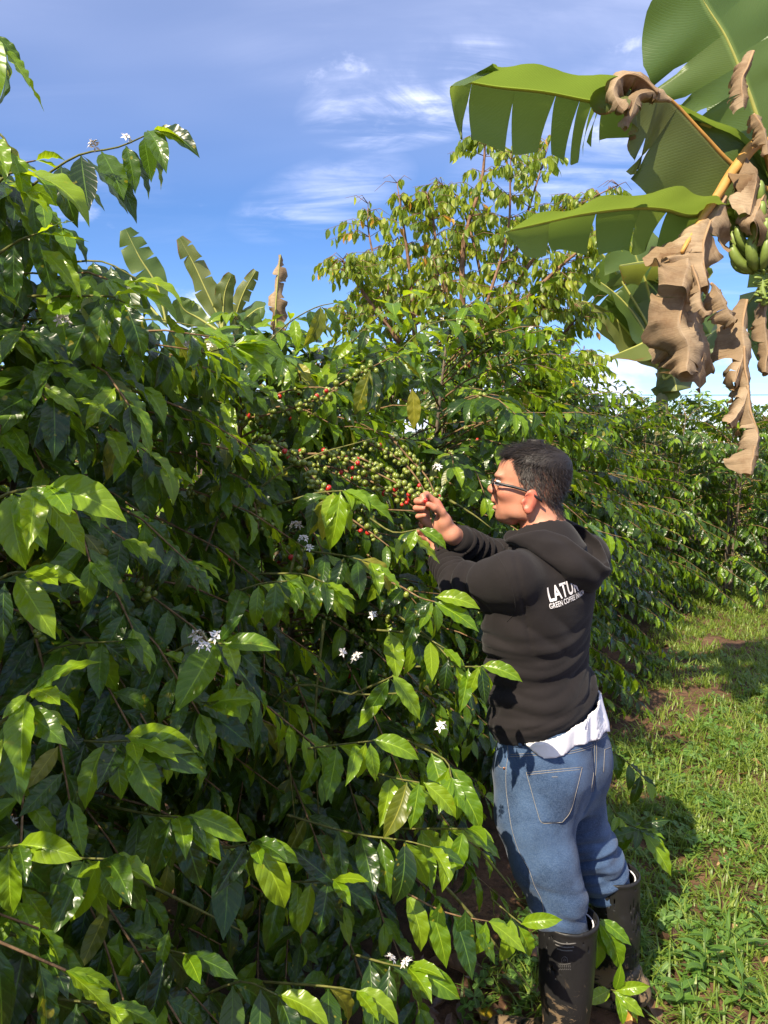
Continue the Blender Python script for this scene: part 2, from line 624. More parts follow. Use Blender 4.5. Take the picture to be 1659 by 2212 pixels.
def build_person():
    root = link('person', None)
    feet = G(1270, 2230)
    root.location = (feet.x, feet.y, 0)
    tag(root, 'man in black hoodie and blue jeans reaching into a coffee shrub to pick a cherry', 'person')
    inv = Vector((-feet.x, -feet.y, 0))

    def part(name, me, parent=root):
        o = link(name, me, parent)
        if parent is root:
            o.location = inv
        return o

    # ---- skeleton, read off the photograph
    EAR = P(1143, 1083, 1.965)
    shL, elL, wrL = P(1106, 1250, 1.875), P(1000, 1264, 1.975), P(948, 1206, 2.17)
    shR, elR, wrR = P(1262, 1205, 2.15), P(1070, 1214, 2.24), hp(985, 1130, .01)
    neck0 = P(1180, 1185, 2.0)
    zs = np.array([.80, .88, .96, 1.05, 1.15, 1.24, 1.31, 1.365])
    ctr = [P(1178, y, Y) for y, Y in ((1640, 2.03), (1580, 2.03), (1500, 2.02), (1420, 2.02), (1340, 2.01), (1270, 2.005), (1215, 2.0), (1170, 2.0))]
    xoff = np.array([1182, 1180, 1172, 1161, 1160, 1168, 1178, 1186]) - 1178
    cx = np.array([c.x for c in ctr]) + xoff / FPX * 2.1
    cy = np.array([c.y for c in ctr])

    # ---------------- head, in its own frame (x forward, y left, z up, origin at the ear)
    hz = np.array([-.068, -.060, -.050, -.036, -.02, 0, .02, .04, .06, .08, .10, .12, .135, .146])
    hxf = np.array([.052, .074, .085, .089, .0905, .092, .090, .086, .0905, .087, .081, .066, .045, .0])
    hxb = np.array([.040, .032, .020, -.004, -.036, -.074, -.089, -.097, -.100, -.098, -.092, -.078, -.055, -.02])
    hw = np.array([.020, .034, .045, .055, .061, .0665, .069, .071, .073, .074, .071, .060, .043, .012])

    def head_base(q):
        z = q[:, 2]
        xf, xb, w = np.interp(z, hz, hxf), np.interp(z, hz, hxb), np.interp(z, hz, hw)
        xc, rx = (xf + xb) / 2, (xf - xb) / 2
        n = 2.25
        X = (q[:, 0] - xc) / np.maximum(rx, .004)
        d = ((np.abs(X) ** n + np.abs(q[:, 1] / w) ** n) ** (1 / n) - 1) * np.minimum(rx, w)
        return np.maximum(d, np.maximum(hz[0] - z, z - hz[-1]))

    def head(q, face=True):
        d = head_base(q)
        if not face:
            return d
        d = smin(d, ellip(q, (.066, 0, -.046), (.026, .026, .019)), .014)       # chin
        d = smin(d, rcone(q, (.083, 0, .050), (.1035, 0, .026), .0085, .0115), .010)   # nose
        d = smin(d, ellip(q, (.096, 0, .020), (.012, .0165, .008)), .006)
        d = smin(d, ellip(q, (.0925, 0, .0005), (.012, .020, .010)), .008)       # upper lip base
        d = smin(d, ellip(q, (.0955, 0, -.0055), (.0085, .019, .0050)), .003)      # upper lip
        d = smin(d, ellip(q, (.0915, 0, -.0235), (.0095, .019, .0065)), .004)       # lower lip
        for s in (-1, 1):
            d = smin(d, ellip(q, (.078, .028 * s, .064), (.016, .024, .008)), .012)   # brow
            d = smax(d, -ellip(q, (.096, .030 * s, .045), (.014, .015, .010)), .008)   # socket
            d = smin(d, ellip(q, (.060, .048 * s, .020), (.024, .018, .018)), .018)     # cheek bone
            d = smin(d, ellip(q, (.020, .050 * s, -.034), (.026, .012, .016)), .020)     # jaw angle
            # ear
            E = Matrix(((1, 0, 0), (0, 1, 0), (0, 0, 1))).to_3x3()
            E = Matrix.Rotation(R(-14), 3, 'Y') @ Matrix.Rotation(R(22 * s), 3, 'Z')
            e = ellip(q, (-.003, .078 * s, .002), (.0195, .0075, .0305), np.array(E))
            hol = ellip(q, (.003, .0875 * s, .006), (.0105, .0075, .0170), np.array(E))
            e = smax(e, -hol, .005)
            hol2 = ellip(q, (.007, .086 * s, -.007), (.008, .007, .010), np.array(E))
            e = smax(e, -hol2, .004)
            e = smin(e, ellip(q, (.002, .076 * s, -.0235), (.011, .006, .010)), .005)
            e = smin(e, ellip(q, (.0165, .078 * s, -.002), (.0055, .006, .008)), .004)
            d = smin(d, e, .006)
        return d

    HB = np.array([[HF.x, HL.x, 0], [HF.y, HL.y, 0], [0, 0, 1]], dtype=np.float32)   # columns = axes
    ear0 = np.array(EAR) + np.array(HL) * -.072
    ear_np = ear0.astype(np.float32)

    def to_head(p):
        return (p - ear_np) @ HB

    def from_head(q):
        return Vector(ear0) + HF * q[0] + HL * q[1] + Vector((0, 0, q[2]))

    nk_top = from_head((-.022, 0, -.02))
    nk_bot = from_head((-.055, 0, -.165))

    # hand that holds the cherry
    palm = [hp(985, 1130, .01)]
    MC = {'i': hp(650, 450, .022), 'm': hp(540, 570, .026), 'r': hp(455, 700, .026), 'p': hp(390, 820, .022)}
    FING = {
        'i': ([MC['i'], hp(440, 262, .010), hp(358, 300, -.012), hp(390, 372, -.021)], [.0112, .0098, .0086, .0074]),
        'm': ([MC['m'], hp(270, 395, .010), hp(225, 405, -.010), hp(325, 415, -.024)], [.0112, .0100, .0088, .0076]),
        'r': ([MC['r'], hp(235, 560, .010), hp(205, 556, -.010), hp(370, 562, -.027)], [.0108, .0094, .0083, .0072]),
        'p': ([MC['p'], hp(275, 745, .008), hp(255, 738, -.010), hp(400, 712, -.024)], [.0096, .0082, .0074, .0064]),
        't': ([hp(900, 900, .004), hp(770, 650, -.012), hp(610, 545, -.024), hp(480, 475, -.028)], [.0165, .0125, .0108, .0086]),
    }

    def hand(p):
        d = None
        for k in 'imrp':
            e = rcone(p, palm[0], MC[k], .0185, .0135)
            d = e if d is None else smin(d, e, .012)
        d = smin(d, ellip(p, hp(835, 850, -.004), (.019, .015, .023)), .012)
        fd = None
        for k in 'imrpt':
            e = chain(p, FING[k][0], [q_ * .93 for q_ in FING[k][1]], .004)
            fd = e if fd is None else smin(fd, e, .0006)
        d = smin(d, fd, .004)
        d = smin(d, rcone(p, palm[0], elR, .0245, .042), .010)
        return d

    def lhand(p):
        a, b = Vector(wrL), P(945, 1168, 2.20)
        d = rcone(p, elL, wrL, .042, .027)
        d = smin(d, rcone(p, a, b, .024, .022), .01)
        for i, (dx, dy, dz) in enumerate(((-26, -42, .03), (-36, -30, .035), (-42, -16, .03), (-40, 0, .02))):
            m = P(945 + dx * .6, 1168 + dy * .6, 2.20 + dz)
            t = P(945 + dx, 1168 + dy - 6, 2.20 + dz - .03)
            d = smin(d, chain(p, [b, m, t], [.013, .010, .008], .004), .004)
        d = smin(d, chain(p, [a, P(966, 1150, 2.17), P(950, 1128, 2.16)], [.015, .012, .009], .004), .005)
        return d

    def body(p):
        d = loft(p, zs, cx, cy, [.13, .13, .125, .125, .14, .15, .13, .07], [.09, .09, .085, .085, .10, .10, .08, .06], f2)
        d = smin(d, rcone(p, shL, shR, .05, .05), .05)
        d = smin(d, rcone(p, nk_top, nk_bot, .056, .066), .035)
        d = smin(d, rcone(p, nk_bot, neck0, .064, .07), .03)
        q = to_head(p)
        d = smin(d, head(q), .014)
        d = smin(d, chain(p, [shL, elL], [.05, .04], .02), .03)
        d = smin(d, chain(p, [shR, elR], [.05, .04], .02), .03)
        d = smin(d, hand(p), .01)
        d = smin(d, lhand(p), .01)
        return d

    def far_cut(me, test):
        pass

    lo = np.array([P(880, 1100, 2.0).x - .05, 1.70, 1.02])
    hi = np.array([neck0.x + .26, 2.42, 1.72])
    body_me = sdf_mesh('body', body, lo, hi, .0035, [M_SKIN])
    co = np.empty(len(body_me.vertices) * 3, dtype=np.float32)
    body_me.vertices.foreach_get('co', co)
    co = co.reshape(-1, 3)
    q = to_head(co)

    def hairline(q):
        """>0 inside the hair"""
        x, z = q[:, 0], q[:, 2]
        a = np.abs(q[:, 1])
        # front of the hair: x limit by height (side view)
        lim = np.interp(z, [-.05, -.035, 0, .012, .028, .034, .05, .080, .10, .111, .117, .14], [-.064, -.062, -.037, -.022, -.004, .020, .027, .036, .038, .040, .078, .080])
        top = np.interp(a, [0, .03, .06], [.113, .111, .103])
        lim2 = np.where((z > top) & (a < .052), np.interp(z, [.10, .117, .14], [.073, .077, .082]), lim)
        return lim2 - x

    hl = hairline(q)
    inhead = (q[:, 2] > -.05) & (np.abs(q[:, 0]) < .13) & (np.abs(q[:, 1]) < .082)
    ear_v = (np.abs(q[:, 1]) > .0735) & (q[:, 2] < .034) & (q[:, 2] > -.036) & (q[:, 0] > -.026) & (q[:, 0] < .022)
    st = np.clip(hl / .016 + .15, 0, 1) * inhead * (~ear_v)
    fade = np.interp(q[:, 2], [-.04, .03, .075], [.75, .62, 1.0])
    st = st * fade
    beard = np.clip((-.012 - q[:, 2]) / .03, 0, 1) * np.clip((q[:, 0] - .012) / .02, 0, 1) * (q[:, 2] > -.075) * (np.abs(q[:, 1]) < .075) * .30
    brow = np.exp(-(((q[:, 2] - .0645) / .0045) ** 2 + ((np.abs(q[:, 1]) - .031) / .018) ** 2)) * (q[:, 0] > .06) * .8
    st = np.maximum(np.maximum(st, beard * inhead), brow)
    red = np.zeros(len(co))
    red += .75 * ear_v
    lips = np.exp(-(((q[:, 2] + .0145) / .011) ** 2 + (q[:, 1] / .018) ** 2)) * (q[:, 0] > .087)
    red += .8 * lips
    red += .35 * np.exp(-(((q[:, 2] - .024) / .012) ** 2 + ((q[:, 0] - .106) / .015) ** 2))
    red += .30 * np.exp(-(((q[:, 2] - .012) / .022) ** 2 + ((q[:, 0] - .07) / .025) ** 2)) * (np.abs(q[:, 1]) > .03)
    red += .25 * (q[:, 2] < -.06) * (q[:, 0] < .06)
    fh = np.array(hp(340, 480, -.02), dtype=np.float32)
    red += .45 * np.exp(-((co - fh) ** 2).sum(1) / .035 ** 2)
    for nm, v in (('stub', st), ('red', np.clip(red, 0, 1))):
        at = body_me.attributes.new(nm, 'FLOAT', 'POINT')
        at.data.foreach_set('value', v.astype(np.float32))
    body_o = part('body', body_me)

    # nails
    for k, s in (('t', (.0075, .0028)),):
        pass

    # ---------------- hair: a thin cap plus short strands
    def hair_cap(p):
        q = to_head(p)
        z = q[:, 2]
        thick = np.interp(z, [-.045, 0, .06, .09, .15], [.002, .0025, .005, .009, .012])
        hl = hairline(q)
        thick = thick * np.clip(hl / .02, 0, 1) ** .6
        d = head_base(q) - thick - wob(p, 380, 3) * .0012
        d = np.maximum(d, -hl)
        d = np.maximum(d, -.050 - z)
        d = np.maximum(d, np.interp(z, [-.04, .04, .07], [.0, -.01, -.06]) + .0 * z) if False else d
        return d
    hlo = np.array(from_head((0, 0, 0))) - .135
    hhi = np.array(from_head((0, 0, 0))) + np.array([.135, .135, .172])

    def hair_cap_top(p):
        q = to_head(p)
        d = hair_cap(p)
        # below the fade only stubble on the skin: the cap starts higher on the sides
        base = np.interp(q[:, 0], [-.11, -.085, -.04, .04, .09], [-.02, .015, .082, .098, .104])
        return smax(d, base - q[:, 2], .006)
    hair_me = sdf_mesh('hair', hair_cap_top, hlo, hhi, .004, [M_HAIR])
    hair_o = part('hair', hair_me)
    rng = np.random.RandomState(4)
    sel = np.nonzero((st > .25) & inhead & (~ear_v) & (q[:, 2] > -.045) & (hl > -.002))[0]
    HV, HFc, HM = [], [], []
    gc = np.array([0.0, 0, .03])
    for _ in range(9000):
        i = sel[rng.randint(len(sel))]
        qq = q[i] + rng.normal(size=3) * .0015
        nrm = (qq - gc) / np.linalg.norm(qq - gc)
        z = qq[2]
        top = np.clip((z - .06) / .05, 0, 1)
        ln = .006 + .009 * top + rng.rand() * .004
        if hl[i] < .01:
            ln *= .6
        comb = np.array([.65 * top - .30 * (1 - top), .10 * np.sign(qq[1]), -.9 * (1 - top) - .25 * top]) + rng.normal(size=3) * .20
        dirn = nrm * (.22 + .12 * top) + comb
        dirn /= np.linalg.norm(dirn)
        off = .002 + .006 * top * rng.rand()
        p0 = qq + nrm * off
        p1 = p0 + dirn * ln
        dirn2 = dirn - nrm * .45
        p2 = p1 + dirn2 / np.linalg.norm(dirn2) * ln * .7
        sd = np.cross(dirn, nrm)
        sd /= (np.linalg.norm(sd) + 1e-9)
        wd = .00055
        o = len(HV)
        for pp, ww in ((p0, wd), (p1, wd * .8)):
            HV.append(from_head(pp + sd * ww))
            HV.append(from_head(pp - sd * ww))
        HV.append(from_head(p2))
        HFc += [(o, o + 1, o + 3, o + 2), (o + 2, o + 3, o + 4)]
        HM += [int(rng.rand() < .65 - .45 * top)] * 2
    st_me = mesh_np('hair_strands', [tuple(v) for v in HV], HFc, [M_HAIR, M_HAIR_S], mat_idx=HM)
    so = link('hair_strands', st_me, hair_o)
    tag(so, kind='stuff')

    # ---------------- eyes and glasses
    for s in (-1, 1):
        bm = bmesh.new()
        bmesh.ops.create_uvsphere(bm, u_segments=14, v_segments=10, radius=.0115)
        bmesh.ops.translate(bm, verts=bm.verts, vec=from_head((.0795, .030 * s, .044)))
        me = bpy.data.meshes.new('eyeball')
        bm.to_mesh(me)
        bm.free()
        me.materials.append(M_EYE)
        part('eyeball', me)
    gl = part('glasses', None) if False else None
    fr = []
    gz, gx = .046, .1015
    for s in (-1, 1):
        loop = []
        for a in range(24):
            th = 2 * math.pi * a / 24
            cy_, sz_ = math.cos(th), math.sin(th)
            ex = .30
            yy = abs(cy_) ** ex * math.copysign(1, cy_) * .0255
            zz = abs(sz_) ** ex * math.copysign(1, sz_) * .0175
            y = (.0345 * s) + yy
            loop.append(from_head((gx - 1.9 * y * y - (zz - .0) * -.10, y, gz - .012 + zz)))
        loop.append(loop[0])
        fr.append((loop, .0017))
    fr.append(([from_head((gx, -.008, gz - .004)), from_head((gx + .002, 0, gz - .001)), from_head((gx, .008, gz - .004))], .0018))
    gl_me = tubes_mesh('glasses', fr, M_PLASTIC, 6)
    gl = part('glasses', gl_me)
    for s in (-1, 1):
        V, F = [], []
        NU, NV = 8, 6
        for i in range(NU + 1):
            for j in range(NV + 1):
                y = .0345 * s + (i / NU - .5) * .049
                zz = (j / NV - .5) * .033
                V.append(tuple(from_head((gx - 1.9 * y * y + zz * .10, y, gz - .012 + zz))))
        for i in range(NU):
            for j in range(NV):
                a = i * (NV + 1) + j
                F.append((a, a + NV + 1, a + NV + 2, a + 1))
        link('lens', mesh_np('lens', V, F, [M_LENS]), gl)
        # temple arm: flat bar from the hinge over the ear
        A = [(gx - .0085, .0605 * s, gz + .001), (.075, .0745 * s, .0435), (.040, .0770 * s, .0370), (.012, .0805 * s, .0290), (-.006, .0815 * s, .0210), (-.020, .0800 * s, .0110), (-.033, .0775 * s, .0005)]
        hh = [.0043, .0043, .0039, .0034, .0031, .0033, .0037]
        V, F = [], []
        for (x, y, z), h_ in zip(A, hh):
            for dy, dz in ((-.0014, -h_), (.0014, -h_), (.0014, h_), (-.0014, h_)):
                V.append(tuple(from_head((x, y + dy, z + dz))))
        for i in range(len(A) - 1):
            for j in range(4):
                F.append((i * 4 + j, i * 4 + (j + 1) % 4, i * 4 + 4 + (j + 1) % 4, i * 4 + 4 + j))
        F += [(3, 2, 1, 0), tuple(range(len(A) * 4 - 4, len(A) * 4))]
        link('temple', mesh_np('temple', V, F, [M_PLASTIC], smooth=False), gl)
        V, F = tube_np([from_head((.089, .0715 * s, .0475)), from_head((.0885, .0722 * s, .0425)), from_head((.066, .0770 * s, .0395))], .0008, 4)
        link('hinge_bracket', mesh_np('hinge_bracket', [tuple(v) for v in V], F, [M_METAL]), gl)

    # ---------------- hoodie
    xL = P(1045, 1590, 2.05).x

    def torso_frame(p):
        rel = p - np.array([cx[3], cy[3], 0], dtype=np.float32)
        lat = rel[:, 0] * LEFT.x + rel[:, 1] * LEFT.y
        dep = rel[:, 0] * FACE.x + rel[:, 1] * FACE.y
        return lat, dep

    def hoodie(p):
        z = p[:, 2]
        lat, dep = torso_frame(p)
        a = [.168, .167, .158, .155, .165, .170, .142, .085]
        b = [.130, .127, .118, .116, .122, .124, .108, .080]
        # drawn-up folds round the waist and back
        tilt = .30 * lat
        ph = (z + tilt + .018 * np.sin(lat * 13 + 1.0) + .012 * wob(p, 9, 5))
        msk = np.clip((z - .90) / .05, 0, 1) * np.clip((1.205 - z - .12 * lat) / .06, 0, 1)
        f1 = np.abs(np.sin(ph * math.pi / .070 + .9 * wob(p, 8, 15))) - .62
        f2_ = np.abs(np.sin(ph * math.pi / .041 + 2.0 + 1.6 * wob(p, 7, 8))) - .62
        fold = (f1 * .0150 + f2_ * .0070) * msk * (.60 + .40 * wob(p, 6, 2))
        dg = (z * .8 - lat * .55 + .02 * wob(p, 12, 19))
        fold = fold + (np.abs(np.sin(dg * math.pi / .048)) - .62) * .0060 * np.clip((lat - .02) / .05, 0, 1) * np.exp(-((z - 1.17) / .06) ** 2)
        blouse = .012 * np.exp(-((z - (.900 + .33 * (p[:, 0] - xL) * .9)) / .035) ** 2)
        d = loft(p, zs, cx, cy, a, b, f2, 2.3)
        d = d - blouse
        shT = np.array([0, 0, .012])
        d = smin(d, rcone(p, np.array(shL) + shT, np.array(shR), .046, .050), .05)
        neckc = np.array(nk_bot) - np.array([0, 0, .035])
        d = smin(d, rcone(p, neckc, neck0, .078, .09), .05)
        d = d - fold
        # sleeves with rings of folds
        def sleeve(sh, el, wr, r0, r1, r2, seed):
            s = chain(p, [sh, el, wr], [r0, r1, r2], .03)
            e, w_ = np.array(el), np.array(wr)
            sh_ = np.array(sh)
            ax1 = (e - sh_) / np.linalg.norm(e - sh_)
            t1 = (p - sh_.astype(np.float32)) @ ax1.astype(np.float32)
            ax2 = (w_ - e) / np.linalg.norm(w_ - e)
            t2 = (p - e.astype(np.float32)) @ ax2.astype(np.float32)
            L1 = np.linalg.norm(e - sh_)
            m2 = np.clip(t2 / .03, 0, 1)
            m1 = np.clip((t1 - .05) / .08, 0, 1) * (1 - m2)
            w = wob(p, 16, seed)
            g = ((np.abs(np.sin(t1 * math.pi / .050 + w * 1.8)) - .6) * .0200 * m1
                 + (np.abs(np.sin(t2 * math.pi / .034 + w * 1.6)) - .6) * .0150 * m2)
            ax2 = ax2.astype(np.float32)
            return np.maximum(s - g, (p - w_.astype(np.float32)) @ ax2)
        cuffL = Vector(wrL).lerp(Vector(elL), .12)
        cuffR = Vector(wrR).lerp(Vector(elR), .20)
        sl = sleeve(shL, elL, cuffL, .066, .050, .037, 11)
        sr = sleeve(shR, elR, cuffR, .072, .055, .041, 17)
        d = smin(d, sl, .040)
        d = smin(d, sr, .03)
        # armhole seam (near side): shallow groove
        ash = np.array(shL, dtype=np.float32)
        arm = np.array((Vector(elL) - Vector(shL)).normalized() * .80 + LEFT * .55, dtype=np.float32)
        arm /= np.linalg.norm(arm)
        t = (p - ash) @ arm + .016
        d = d + .0035 * np.exp(-(t / .0045) ** 2) * (z > 1.12)
        # hem band
        hem = .842 + .34 * (p[:, 0] - xL)
        g = z - hem - .052
        d = d + .0040 * np.exp(-(g / .006) ** 2)
        d = np.where(z < hem + .05, d + .008 * np.clip((hem + .05 - z) / .05, 0, 1) ** 2, d)
        # side pocket / seam on the near flank
        sg = lat - .150 + .05 * (z - 1.0)
        d = d + .0028 * np.exp(-((dep - .028 + .02 * np.sin(z * 20)) / .0045) ** 2) * (z < 1.10) * (lat > .05)
        # open at hem, cuffs, neck
        inner = d + .010
        d = np.maximum(d, -(inner))
        d = np.maximum(d, hem - z)
        nkd = rcone(p, np.array(nk_bot) - np.array([0, 0, .06]), np.array(nk_top), .066, .070)
        d = np.maximum(d, -nkd)
        return d
    lo = np.array([elL.x - .12, 1.68, .82])
    hi = np.array([neck0.x + .30, 2.42, 1.46])
    hood_me = sdf_mesh('hoodie', hoodie, lo, hi, .0048, [M_FLEECE])
    relax(hood_me, 1)
    hoodie_o = part('hoodie', hood_me)

    # cuffs as ribbed bands
    for (w_, e_, r) in ((wrR, elR, .038), (wrL, elL, .034)):
        w_, e_ = Vector(w_), Vector(e_)
        a = w_.lerp(e_, .20)
        ax = (w_ - e_).normalized()
        V, F = tube_np([a - ax * .012, a - ax * .006, a + ax * .010, a + ax * .028, a + ax * .030, a + ax * .02], [r + .003, r + .004, r + .001, r - .003, r - .005, r - .007], 28, cap=False)
        link('cuff', mesh_np('cuff', [tuple(v) for v in V], F, [M_FLEECE]), hoodie_o)

    # ---------------- hood: collapsed pouch on the back
    hoodp = [c1(730, 725, 1.92), c1(880, 715, 1.90), c1(1020, 785, 1.895), c1(1140, 860, 1.905), c1(1210, 875, 1.945), c1(1232, 790, 2.07), c1(1180, 690, 2.14), c1(1070, 630, 2.15)]
    hoodr = [.020, .034, .046, .044, .045, .045, .040, .030]

    def hood(p):
        # the cape-like front of the hood lies on the shoulders; its free edge runs across the back
        base = loft(p, zs, cx, cy, [.168, .167, .158, .155, .165, .170, .142, .085], [.130, .127, .118, .116, .122, .124, .108, .080], f2, 2.3)
        base = smin(base, rcone(p, np.array(shL) + np.array([0, 0, .012]), np.array(shR), .046, .050), .05)
        base = smin(base, rcone(p, np.array(nk_bot) - np.array([0, 0, .035]), neck0, .078, .09), .05)
        X_, Y_, Z_ = to_px(p)
        u_, v_ = (X_ - 822.9) / .3638, (Y_ - 905.2) / .3638
        edge = ((np.interp(u_, [640, 700, 780, 870, 1000, 1130, 1250], [700, 738, 750, 780, 872, 962, 1010]) - v_) * (.3638 / 1662 * 1.95)).astype(np.float32)
        th = .014 * np.sqrt(np.clip(edge / .014, 0, 1)) + .007 * np.clip(edge / .07, 0, 1)
        cape = np.maximum(base - th, -edge * .8)
        cape = np.maximum(cape, (u_ * 0 + 1.30 - p[:, 2]).astype(np.float32) * .0 - 1)
        d = chain(p, hoodp[3:], hoodr[3:], .05)
        bulb = ellip(p, c1(1160, 790, 2.0), (.085, .10, .072))
        d = smin(d, bulb, .05)
        d = smin(d, cape, .030)
        d = smin(d, chain(p, [c1(760, 705, 1.93), c1(880, 680, 1.925), c1(1020, 650, 1.945), c1(1075, 615, 2.02), c1(1060, 595, 2.07)], [.012, .016, .020, .020, .016], .02), .025)
        w = wob(p, 10, 21)
        q = p - np.array(c1(1165, 800, 1.95), dtype=np.float32)
        d = d - .0080 * (np.abs(np.sin((q[:, 2] * .75 + q[:, 0] * .62) * math.pi / .066 + .8 * w)) - .62) * np.clip((u_ - 800) / 250, 0, 1).astype(np.float32)
        mouth = ellip(p, c1(1185, 720, 2.02), (.088, .082, .050), np.array(Matrix.Rotation(R(34), 3, 'Y')))
        d = smax(d, -mouth, .006)
        kk = .3638 / 1662 * 1.95
        topA = np.interp(u_, [700, 790, 900, 970, 1100, 1200, 1290, 1340], [735, 690, 664, 655, 696, 772, 835, 880])
        d = smax(d, np.where(p[:, 1] < 1.992, (topA - v_) * kk, -1).astype(np.float32), .004)
        topB = np.interp(u_, [880, 960, 1090, 1200, 1300, 1335, 1370], [660, 612, 584, 640, 725, 800, 900])
        d = smax(d, ((topB - v_) * kk).astype(np.float32), .004)
        nkd = rcone(p, np.array(nk_bot) - np.array([0, 0, .05]), np.array(nk_top), .067, .070)
        d = np.maximum(d, -nkd)
        hd = head_base(to_head(p)) - .006
        return np.maximum(d, -hd)
    ctrh = np.array(c1(1080, 800, 2.0))
    hd_me = sdf_mesh('hood', hood, ctrh - np.array([.27, .27, .19]), ctrh + np.array([.20, .32, .17]), .0045, [M_FLEECE])
    relax(hd_me, 4)
    hood_o = link('hood', hd_me, hoodie_o)

    # seam lines on the hood (raised twin seams)
    def bvh_of(me):
        n = len(me.vertices)
        cc = np.empty(n * 3, dtype=np.float32)
        me.vertices.foreach_get('co', cc)
        return BVHTree.FromPolygons([Vector(v) for v in cc.reshape(-1, 3)], [tuple(p.vertices) for p in me.polygons])

    BV_hood, BV_body = bvh_of(hd_me), bvh_of(hood_me)

    def on_surface(bvh, x, y, eps=.001):
        """where the sight line of a photo position meets a surface"""
        d = (P(x, y, 2.0) - EYE).normalized()
        h = bvh.ray_cast(EYE, d)
        return (h[0] - d * eps) if h[0] is not None else None

    def seam(bvh, pxs, n, r, name, mat, parent, eps=.0004):
        pts = [on_surface(bvh, q.x, q.y, eps) for q in catmull([Vector((x, y, 0)) for x, y in pxs], n)]
        run, tubes = [], []
        for p_ in pts + [None]:
            if p_ is None or (run and (p_ - run[-1]).length > .05):
                if len(run) > 2:
                    tubes.append((run, r))
                run = [] if p_ is None else [p_]
            else:
                run.append(p_)
        if tubes:
            return link(name, tubes_mesh(name, tubes, mat, 5), parent)

    def c1p(x, y):
        return (822.9 + x * .3638, 905.2 + y * .3638)
    seam(BV_body, [c1p(*q) for q in ((668, 800), (715, 850), (765, 960), (796, 1080), (790, 1150), (748, 1203))], 30, .0011, 'armhole_seam', M_FLEECE, hoodie_o)
    seam(BV_hood, [c1p(*q) for q in ((1085, 600), (1110, 660), (1150, 760))], 10, .0012, 'hood_seam', M_FLEECE, hood_o)

    # printed lettering on the back, draped on the cloth
    def lettering(text, org, size, xs, off, roll, name):
        cu = bpy.data.curves.new(name, 'FONT')
        cu.body = text
        cu.size = size
        cu.offset = off
        cu.space_character = 1.08
        cu.resolution_u = 3
        to = bpy.data.objects.new(name, cu)
        COL.objects.link(to)
        bpy.context.view_layer.update()
        me = bpy.data.meshes.new_from_object(to.evaluated_get(bpy.context.evaluated_depsgraph_get()))
        bpy.data.objects.remove(to)
        bm = bmesh.new()
        bm.from_mesh(me)
        bmesh.ops.triangulate(bm, faces=bm.faces[:])
        for _ in range(2):
            bmesh.ops.subdivide_edges(bm, edges=[e for e in bm.edges if e.calc_length() > .012], cuts=1)
        bmesh.ops.triangulate(bm, faces=bm.faces[:])
        u0 = -LEFT
        u = u0 * math.cos(R(roll)) + Vector((0, 0, math.sin(R(roll))))
        v = Vector((0, 0, math.cos(R(roll)))) - u0 * math.sin(R(roll))
        dead = []
        for vt in bm.verts:
            o = org + u * (vt.co.x * xs) + v * vt.co.y - FACE * .25
            h = BV_body.ray_cast(o, FACE)
            if h[0] is None:
                dead.append(vt)
            else:
                vt.co = h[0] - FACE * .0018
        bmesh.ops.delete(bm, geom=dead, context='VERTS')
        bm.to_mesh(me)
        bm.free()
        me.materials.clear()
        me.materials.append(M_PRINT)
        return link(name, me, hoodie_o)
    org = on_surface(BV_body, 1186, 1300)
    lettering('LATUR', org, .050, .60, .0012, 11, 'lettering')
    org2 = on_surface(BV_body, 1186.5, 1315.5)
    lettering('GREEN COFFEE INNOV', org2, .0185, .60, .0003, 11, 'lettering')

    # ---------------- white T-shirt showing under the hem
    def shirt(p):
        z = p[:, 2]
        a = [.170, .169, .164, .150, .15, .15, .13, .08]
        b = [.140, .138, .130, .112, .11, .10, .09, .07]
        lat, dep = torso_frame(p)
        d = loft(p, zs, cx + .010, cy, a, b, f2, 2.3) - .0035 * np.sin(lat * 70 + 2 * wob(p, 12, 3)) - .003 * wob(p, 40, 4)
        hem = .862 + np.maximum(0, .40 - p[:, 0]) * .7 + .012 * np.sin(lat * 17 + 2) + .005 * np.sin(lat * 43)
        d = np.maximum(d, -(d + .006))
        d = np.maximum(d, hem - z)
        d = np.maximum(d, z - (.842 + .34 * (p[:, 0] - xL)) - .012)
        return d
    lo = np.array([cx[1] - .26, cy[1] - .26, .84])
    hi = np.array([cx[1] + .28, cy[1] + .26, 1.07])
    part('t_shirt', sdf_mesh('t_shirt', shirt, lo, hi, .0045, [M_SHIRT]))

    # ---------------- jeans
    bL, bR = P(1226, 1978, 1.885), P(1322, 1880, 2.13)
    gL, gR = G(1218, 2328), G(1338, 2172)
    legL = [P(1150, 1668, 1.955), P(1153, 1760, 1.935), P(1175, 1855, 1.91), P(1203, 1940, 1.895), P(1222, 2030, 1.885)]
    legR = [P(1238, 1668, 2.09), P(1235, 1760, 2.11), P(1266, 1830, 2.125), P(1296, 1880, 2.13), P(1318, 1930, 2.13)]
    jz = np.array([.64, .70, .76, .82, .88, .955])
    jc = [P(1190, y, 2.025) for y in (1780, 1735, 1690, 1650, 1615, 1570)]
    jx = np.array([c.x for c in jc]) + np.array([2, 0, -1, 1, 3, 4]) / FPX * 2.1
    jy = np.array([c.y for c in jc])
    jx = np.interp(jz, [jc[0].z, jc[-1].z], [jx[0], jx[-1]]) if False else jx

